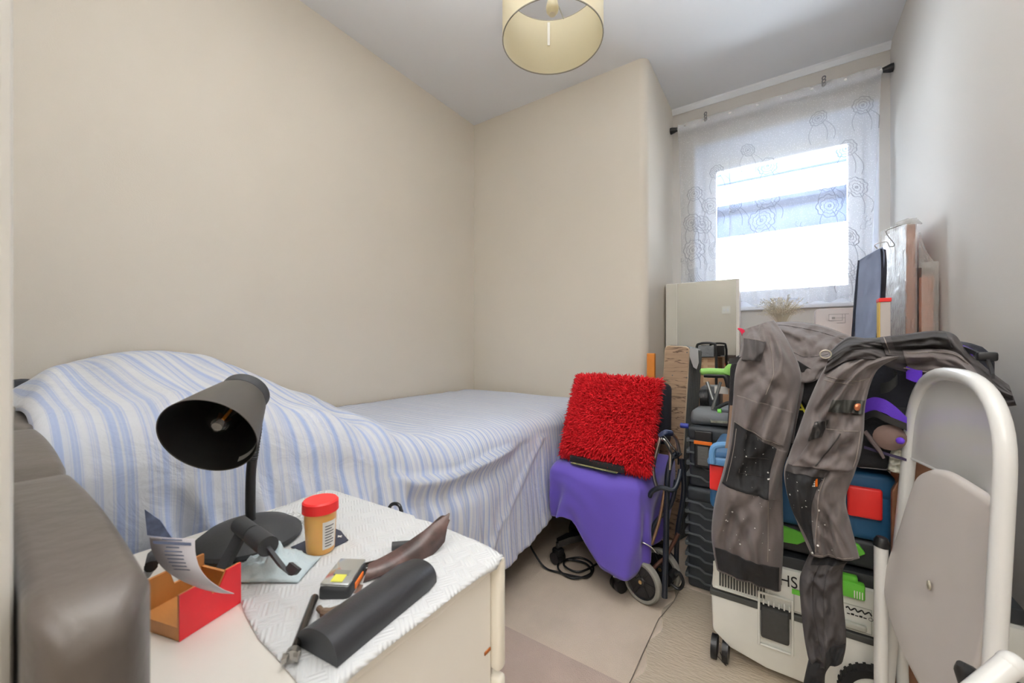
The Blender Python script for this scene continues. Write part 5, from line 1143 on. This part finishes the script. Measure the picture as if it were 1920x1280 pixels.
b = new(); q = ony(1688, 826, 1.235); bmesh.ops.create_icosphere(b, subdivisions=2, radius=.008, matrix=Matrix.Translation(q)); obj('purple_toggle', b, PURPLE, hn)
ccl = Cloth([(1674, 838, 1712, 842, 1.292), (1668, 852, 1710, 858, 1.292), (1666, 868, 1708, 874, 1.292), (1664, 880, 1706, 892, 1.292)], .014, .008, seed=8)
wcl = thing('white_cloth', 'crumpled white rag tucked between the rucksack and folding chair', 'cloth', ony(1690, 890, 1.27)); obj('rag', ccl.mesh(24, 14), mat('white rag', (205, 205, 192), .9), wcl, sharp=0)
cst = Cloth([(1618, 810, 1625, 806, 1.27), (1630, 828, 1638, 822, 1.26), (1645, 846, 1652, 842, 1.26), (1655, 860, 1660, 858, 1.26)], .004, .001, seed=2)
obj('grey_strap', cst.mesh(20, 8), mat('grey brown webbing', (104, 92, 92), .8), hn, sharp=0)
b = new(); prism(b, [(.222, 1.290, 0), (.30, 1.290, 0), (.30, 1.290, .70), (.262, 1.290, .70), (.222, 1.290, .60)], (0, .016, 0), .002); tag(obj('wooden_board', b, mat('mid brown board', (124, 84, 60), .5, var=.08, stretch=(1, 1, 8)), None, smooth=False), 'mid brown wooden board standing between the blue case and the folding chair', 'board')
# ================================================================== TROUSERS, left pair
TA = thing('work_trousers', 'grey work trousers with black paint-speckled knee panel, left of the two hanging pairs', 'trousers', ony(1400, 1090, 1.27))
legA = Cloth([(1392, 618, 1452, 600, 1.40, 1.42), (1390, 650, 1478, 640, 1.30, 1.32), (1378, 700, 1502, 700, 1.25, 1.27), (1374, 755, 1495, 760, 1.24, 1.25), (1366, 830, 1482, 835, 1.235), (1356, 880, 1468, 885, 1.235), (1340, 940, 1468, 945, 1.235), (1334, 1005, 1469, 1020, 1.24), (1344, 1068, 1464, 1108, 1.25)], .036, .016, folds=[(.10, .9, .40, .35, .016, .03), (.22, .2, .33, .75, -.012, .02), (.30, .1, .22, .5, .010, .02), (.70, .2, .85, .6, .012, .04), (.66, .8, .8, .3, -.010, .03)], seed=1)
def hem_rows(): pass
obj('leg', legA.mesh(110, 36), TRO, TA, sharp=0)
obj('knee_panel', legA.patch([(.425, .06), (.51, .80), (.725, .80), (.675, .04)]), TRK, TA, sharp=0)
obj('knee_strip', legA.patch([(.51, .80), (.52, .97), (.735, .97), (.725, .80)], .003), TRO, TA, sharp=0)
obj('hem_band', legA.patch([(.905, .04), (.93, .96), (.995, .97), (.985, .03)], .003), TRK, TA, sharp=0)
obj('pocket_flap', legA.patch([(.075, .04), (.115, .55), (.20, .40), (.19, .06)], .006), TROD, TA, sharp=0)
obj('side_pocket', legA.patch([(.345, .06), (.395, .95), (.50, .90), (.43, .05)], .004), TRO, TA, sharp=0)
b = new(); legA.seam(b, [(.12, .62), (.25, .60), (.34, .50)]); legA.seam(b, [(.345, .06), (.395, .95)]); legA.seam(b, [(.43, .05), (.50, .90)], off=.006); legA.seam(b, [(.075, .04), (.115, .55)], off=.007); legA.seam(b, [(.73, .80), (.93, .80)]); legA.seam(b, [(.45, .10), (.68, .10)], off=.003); obj('stitching', b, SEAM, TA)
b = new(); legA.seam(b, [(.55, .3), (.56, .75)], off=.004); legA.seam(b, [(.63, .3), (.64, .72)], off=.004); obj('knee_seam', b, SEAMD, TA)
obj('paint_specks', splat(legA, 34, 5, (.5, .9, .15, .9)), SPK, TA)['kind'] = 'stuff'
wA = Cloth([(1430, 606, 1392, 640, 1.55, 1.33), (1470, 603, 1440, 668, 1.55, 1.28), (1505, 604, 1475, 705, 1.55, 1.26), (1540, 610, 1510, 718, 1.52, 1.27), (1575, 622, 1540, 708, 1.48, 1.27), (1603, 634, 1570, 690, 1.44, 1.28)], .03, .015, folds=[(.1, .2, .9, .4, .02, .04), (.3, .8, .9, .5, .018, .035), (.2, .5, .8, .7, -.012, .03)], seed=12)
obj('waist', wA.mesh(60, 36), TRO, TA, sharp=0)
b = new(); wA.seam(b, [(.05, .55), (.5, .62), (.95, .45)]); wA.seam(b, [(.05, .12), (.95, .14)]); obj('waist_stitching', b, SEAMD, TA)
inA = Cloth([(1470, 660, 1535, 700, 1.30), (1475, 700, 1540, 720, 1.31), (1490, 720, 1520, 745, 1.31), (1495, 740, 1512, 760, 1.31)], .010, .003, seed=14); obj('dark_lining', inA.mesh(20, 14), TRK, TA, sharp=0)
legA2 = Cloth([(1480, 700, 1508, 712, 1.28), (1485, 740, 1506, 738, 1.28), (1478, 790, 1494, 790, 1.28), (1476, 830, 1488, 830, 1.29)], .008, .003, seed=15); obj('rear_leg_edge', legA2.mesh(20, 8), TRO, TA, sharp=0)
# red cord, black belt end
b = new(); q = ony(1393, 621, 1.38)
for k in range(5): tube(b, smooth_path([q + Vector((-.012 + .003 * k, 0, .008 - .003 * k)), q + Vector((0, -.008, -.004 * k + .004)), q + Vector((.008, 0, -.012 + .002 * k))], 4), .003, 6)
tag(obj('red_cord', b, mat('crimson cord', (206, 30, 70), .8)), 'small bundle of crimson cord at the waist corner of the left trousers', 'cord')
web('belt_end', [(1368, 677, 1.30), (1376, 676, 1.28), (1392, 674, 1.25)], .008, BLACK, par=TA)
web('side_tape', [(1373, 760, 1.25), (1370, 800, 1.25), (1364, 840, 1.25)], .006, mat('tan tape', (140, 116, 98), .8), side=Vector((1, 0, 0)), par=TA)
# ================================================================== TROUSERS, right pair
TBt = thing('work_trousers', 'grey work trousers with strapped cargo pocket and twisted leg, right of the two hanging pairs', 'trousers', ony(1560, 1270, 1.15))
legB = Cloth([(1562, 668, 1690, 668, 1.24, 1.20), (1540, 700, 1645, 694, 1.20, 1.18), (1515, 755, 1624, 752, 1.19, 1.17), (1497, 805, 1620, 808, 1.18, 1.16), (1480, 850, 1614, 850, 1.18, 1.15), (1470, 885, 1602, 888, 1.175, 1.15), (1478, 935, 1586, 935, 1.175, 1.15), (1497, 985, 1596, 985, 1.17, 1.15), (1519, 1036, 1612, 1046, 1.17, 1.15)], .034, .015, folds=[(.02, .9, .30, .35, .022, .025), (.05, .5, .25, .2, .014, .025), (.12, .95, .35, .75, -.014, .02), (.40, .9, .62, .3, -.010, .03), (.52, .2, .60, .9, .010, .025), (.75, .9, .88, .5, -.012, .025)], seed=21)
obj('leg', legB.mesh(110, 36), TRO, TBt, sharp=0)
obj('knee_panel', legB.patch([(.605, .02), (.62, .62), (.985, .12), (.80, .0)], .003), TRK, TBt, sharp=0)
obj('cargo_pocket', legB.patch([(.36, .30), (.37, .96), (.60, .97), (.57, .10)], .008), TRO, TBt, sharp=0)
obj('lower_band', legB.patch([(.56, .03), (.60, .66), (.64, .60), (.61, .02)], .006), TROD, TBt, sharp=0)
obj('strap_tab', legB.patch([(.235, .42), (.245, .98), (.30, .98), (.285, .40)], .010), mat('dark olive webbing', (52, 52, 48), .7), TBt, sharp=0)
b = new(); q = legB.pt(.272, .90, 1); M = basis(q + (O - q).normalized() * .012, Rv, Uv); lathe(b, [(0, .003), (.006, .0025), (.0085, 0), (.0085, -.003), (0, -.003)], M, 20); obj('copper_button', b, mat('copper', (190, 116, 80), .35, .6), TBt)
obj('tool_loop', legB.patch([(.33, .22), (.32, .45), (.40, .40), (.42, .20)], .012), mat('shiny black patch', (40, 38, 38), .3), TBt, sharp=0)
b = new(); legB.seam(b, [(.14, .12), (.17, .75), (.16, .95)]); legB.seam(b, [(.155, .12), (.185, .75)]); legB.seam(b, [(.36, .30), (.37, .96)], off=.009); legB.seam(b, [(.37, .95), (.59, .95)], off=.010); legB.seam(b, [(.62, .62), (.80, .50), (.98, .14)], off=.004); legB.seam(b, [(.985, .1), (.985, .95)]); obj('stitching', b, SEAM, TBt)
b = new(); legB.seam(b, [(.38, .66), (.58, .42)], off=.010, r=.0014); obj('pleat_seam', b, SEAMD, TBt)
obj('paint_specks', splat(legB, 26, 8, (.55, .98, .05, .6)), SPK, TBt)['kind'] = 'stuff'
b = new(); q = legB.pt(.66, .50, 1); M = basis(q + (O - q).normalized() * .0045, Rv, Uv); 
for k in range(5): box(b, (-.010, -.012 + .005 * k, 0), (-.004, -.009 + .005 * k, .001), 0, 1, M)
obj('label_print', b, WHITE, TBt, smooth=False)
b = new(); box(b, (-.003, -.012, 0), (.002, .010, .001), 0, 1, M); obj('orange_label', b, ORANGE, TBt, smooth=False)
low = Cloth([(1521, 1030, 1606, 1036, 1.185, 1.17), (1505, 1065, 1583, 1062, 1.18, 1.165), (1499, 1090, 1580, 1095, 1.17, 1.16), (1501, 1130, 1582, 1135, 1.165, 1.155), (1506, 1180, 1586, 1180, 1.16, 1.15), (1512, 1218, 1586, 1212, 1.155, 1.15), (1519, 1248, 1580, 1240, 1.155, 1.15)], .026, .009, folds=[(.1, .7, .95, .45, .018, .05), (.1, .3, .95, .2, -.008, .04)], seed=31)
obj('lower_leg', low.mesh(70, 26), TROD, TBt, sharp=0)
obj('hem_band', low.patch([(.80, .50), (.79, .98), (.99, .97), (.99, .45)], .003), TRK, TBt, sharp=0)
obj('gap_shade', low.patch([(.0, .10), (.0, .98), (.11, .98), (.12, .15)], .003), TRK, TBt, sharp=0)  # black patch painting the shade under the hem of the upper leg
b = new(); low.seam(b, [(.12, .35), (.5, .30), (.9, .40)]); low.seam(b, [(.15, .62), (.8, .48)]); obj('lower_stitching', b, SEAMD, TBt)
cuf = Cloth([(1516, 1236, 1560, 1244, 1.15), (1510, 1262, 1548, 1262, 1.15), (1506, 1285, 1546, 1285, 1.15), (1508, 1300, 1540, 1300, 1.15)], .018, .003, seed=33); obj('cuff', cuf.mesh(20, 14), TRK, TBt, sharp=0)
# waist part of the right pair
wB = Cloth([(1558, 656, 1545, 700, 1.24, 1.19), (1590, 632, 1590, 678, 1.26, 1.18), (1628, 634, 1630, 674, 1.26, 1.17), (1665, 630, 1672, 690, 1.28, 1.22), (1705, 625, 1712, 700, 1.33, 1.29), (1750, 620, 1756, 708, 1.32, 1.27), (1788, 626, 1800, 720, 1.29, 1.23), (1812, 655, 1840, 740, 1.26, 1.18), (1850, 690, 1880, 760, 1.21, 1.12), (1892, 722, 1906, 760, 1.13, 1.08)], .030, .013, folds=[(.25, .45, .70, .35, -.016, .025), (.30, .2, .65, .12, .014, .025), (.45, .6, .95, .5, .014, .03), (.4, .8, .8, .7, -.010, .02)], seed=41)
obj('waist', wB.mesh(90, 30), TROD, TBt, sharp=0)
obj('waistband', wB.patch([(.02, .05), (.62, .02), (.65, .30), (.04, .60)], .006, 40), mat('near black cloth', (50, 48, 48), .85, bump=.3, bscale=40), TBt, sharp=0)
obj('belt_loop', wB.patch([(.285, .0), (.345, .0), (.37, .62), (.31, .62)], .012), TROD, TBt, sharp=0)
obj('back_yoke', wB.patch([(.40, .42), (.78, .36), (.92, .95), (.42, .90)], .004, 30), TRO, TBt, sharp=0)
b = new(); wB.seam(b, [(.40, .90), (.92, .95)], off=.006, r=.0016); wB.seam(b, [(.42, .5), (.78, .4)], off=.007); wB.seam(b, [(.31, .02), (.335, .60)], off=.014); obj('waist_stitching', b, SEAM, TBt)
b = new(); q = ony(1548, 664, 1.18); tube(b, [q + Vector((.0105 * math.cos(a), 0, .0095 * math.sin(a))) for a in [2 * PI * k / 24 for k in range(24)]], .0014, 8, True); obj('ring', b, mat('pale metal ring', (190, 184, 166), .35, .6), TBt)
# ================================================================== WHITE FOLDING CHAIR
FCW = mat('white painted steel', (228, 229, 227), .28, coat=.3, var=.015, vscale=5)
FCS = mat('grey white seat paint', (208, 202, 198), .30, coat=.3, var=.02, vscale=6)
fc = thing('folding_chair', 'white metal folding chair folded flat against the right wall', 'folding chair', (.25, 1.08, 0))
def fcp(u, z_, off=0):
    a = Vector((.200 + .068 * z_, 1.27, z_)); c = Vector((.252 + .042 * z_, .905 + .018 * z_, z_)); p = a.lerp(c, u); return p + Vector((-off, -off * .15, 0))
arc = []
for k in range(25):
    a = PI * (1 - k / 24); u = .5 + .5 * math.copysign(abs(math.cos(a)) ** .75, math.cos(a)); arc.append(fcp(u, .735 + .158 * abs(math.sin(a)) ** .75))
path = [fcp(0, z_) for z_ in (0.0, .2, .4, .6, .69)] + arc + [fcp(1, z_) for z_ in (.69, .6, .4, .2, .0)]
b = new(); tube(b, path, .0128, 18); obj('frame_tube', b, FCW, fc, sharp=70)
b = new(); nU, nZ = 24, 16; G = [[], []]
for s_ in (0, 1):
    for i in range(nU + 1):
        u = .03 + .94 * i / nU; zt = .765 + .120 * (max(0, 1 - abs(2 * u - 1) ** 3.0)) ** .5; row = []
        for j in range(nZ + 1):
            z_ = .690 + (zt - .690) * j / nZ; cv = -.018 * math.sin(PI * u) * (1 - .35 * j / nZ); row.append(b.verts.new(fcp(u, z_, cv + (.002 if s_ else -.002))))
        G[s_].append(row)
for g_ in G:
    for A, B in zip(g_, g_[1:]):
        for k in range(nZ): b.faces.new((A[k], A[k + 1], B[k + 1], B[k]))
for k in range(nU): b.faces.new((G[0][k][0], G[0][k + 1][0], G[1][k + 1][0], G[1][k][0]))
obj('backrest', b, FCW, fc, sharp=40)
b = new(); tube(b, [fcp(u, .690, -.018 * math.sin(PI * u)) for u in [.03 + .94 * k / 16 for k in range(17)]], .0035, 8); obj('backrest_lip', b, FCW, fc)
so = [(1712, 906), (1722, 890), (1742, 880), (1766, 881), (1800, 899), (1850, 932), (1874, 957), (1884, 1000), (1874, 1080), (1854, 1160), (1834, 1240), (1818, 1330), (1792, 1375), (1762, 1360), (1725, 1290), (1690, 1220), (1668, 1160), (1656, 1105), (1662, 1058), (1684, 992), (1700, 940)]
def seatpt(px, py):
    d = ray(px, py); n_ = Vector((1, .30, -.06)); p0 = Vector((.222, 1.10, .5)); return O + d * ((p0 - O).dot(n_) / d.dot(n_))
P_ = smooth_path([seatpt(*q) for q in so], 4, True); cenS = sum(P_, Vector()) / len(P_); b = new(); rs = []
for f, dd in ((1.0, .010), (1.0, .004), (.985, .0), (.94, -.001), (.7, .003), (.35, .005)): rs.append([b.verts.new(cenS + (p - cenS) * f + Vector((dd, 0, 0))) for p in P_])
for A, B in zip(rs, rs[1:]):
    for k in range(len(A)): b.faces.new((A[k], A[(k + 1) % len(A)], B[(k + 1) % len(A)], B[k]))
b.faces.new(rs[-1]); obj('seat', b, FCS, fc, sharp=50)
b = new(); q = seatpt(1741, 1096) + Vector((-.003, 0, 0)); M = basis(q + Vector((.003, 0, 0)), (0, 1, 0), Uv); lathe(b, [(0, -.002), (.0075, -.001), (.0085, .0015), (0, .003)], M, 20); obj('worn_spot', b, mat('chipped paint', (168, 162, 144), .6, var=.2, vscale=120), fc)
def leg(pA_, pB_, r_, nm='leg', m=FCW):
    b = new(); tube(b, [pA_, pB_], r_, 16); return obj(nm, b, m, fc)
la_, lb3 = ond(1652, 1020, .88), ond(1652, 1330, .90); lb3 = la_ + (lb3 - la_) * 1.05
leg(la_, Vector((lb3.x, lb3.y, 0.0)), .0125)
b = new(); dd = Vector((.002, 0, .016)); tube(b, [la_ - dd * .3, la_ + dd * .4, la_ + dd * 1.0], [.0138, .0138, .0095], 16); obj('foot_cap', b, BLACK, fc)
leg(ond(1686, 1060, .96), Vector((.235, 1.24, 0)), .011)
leg(ond(1893, 1246, .50), ond(1790, 1330, .50), .013, 'cross_tube')
b = new(); q = ond(1896, 1244, .50); bmesh.ops.create_uvsphere(b, u_segments=16, v_segments=10, radius=.014, matrix=Matrix.Translation(q)); obj('hinge_cap', b, FCW, fc)
b = new(); q = ond(1800, 1243, .52); tube(b, [q, ond(1812, 1258, .52), ond(1826, 1300, .52)], [.004, .012, .0125], 14); obj('foot_cap', b, BLACK, fc)
leg(ond(1826, 1300, .52), Vector((.20, .62, .0)), .0115)
b = new()
for x, y in ((1876, 1099),): 
    q = ond(x, y, .60); bmesh.ops.create_uvsphere(b, u_segments=12, v_segments=8, radius=.004, matrix=Matrix.Translation(q))
obj('rivet', b, CHROME, fc)
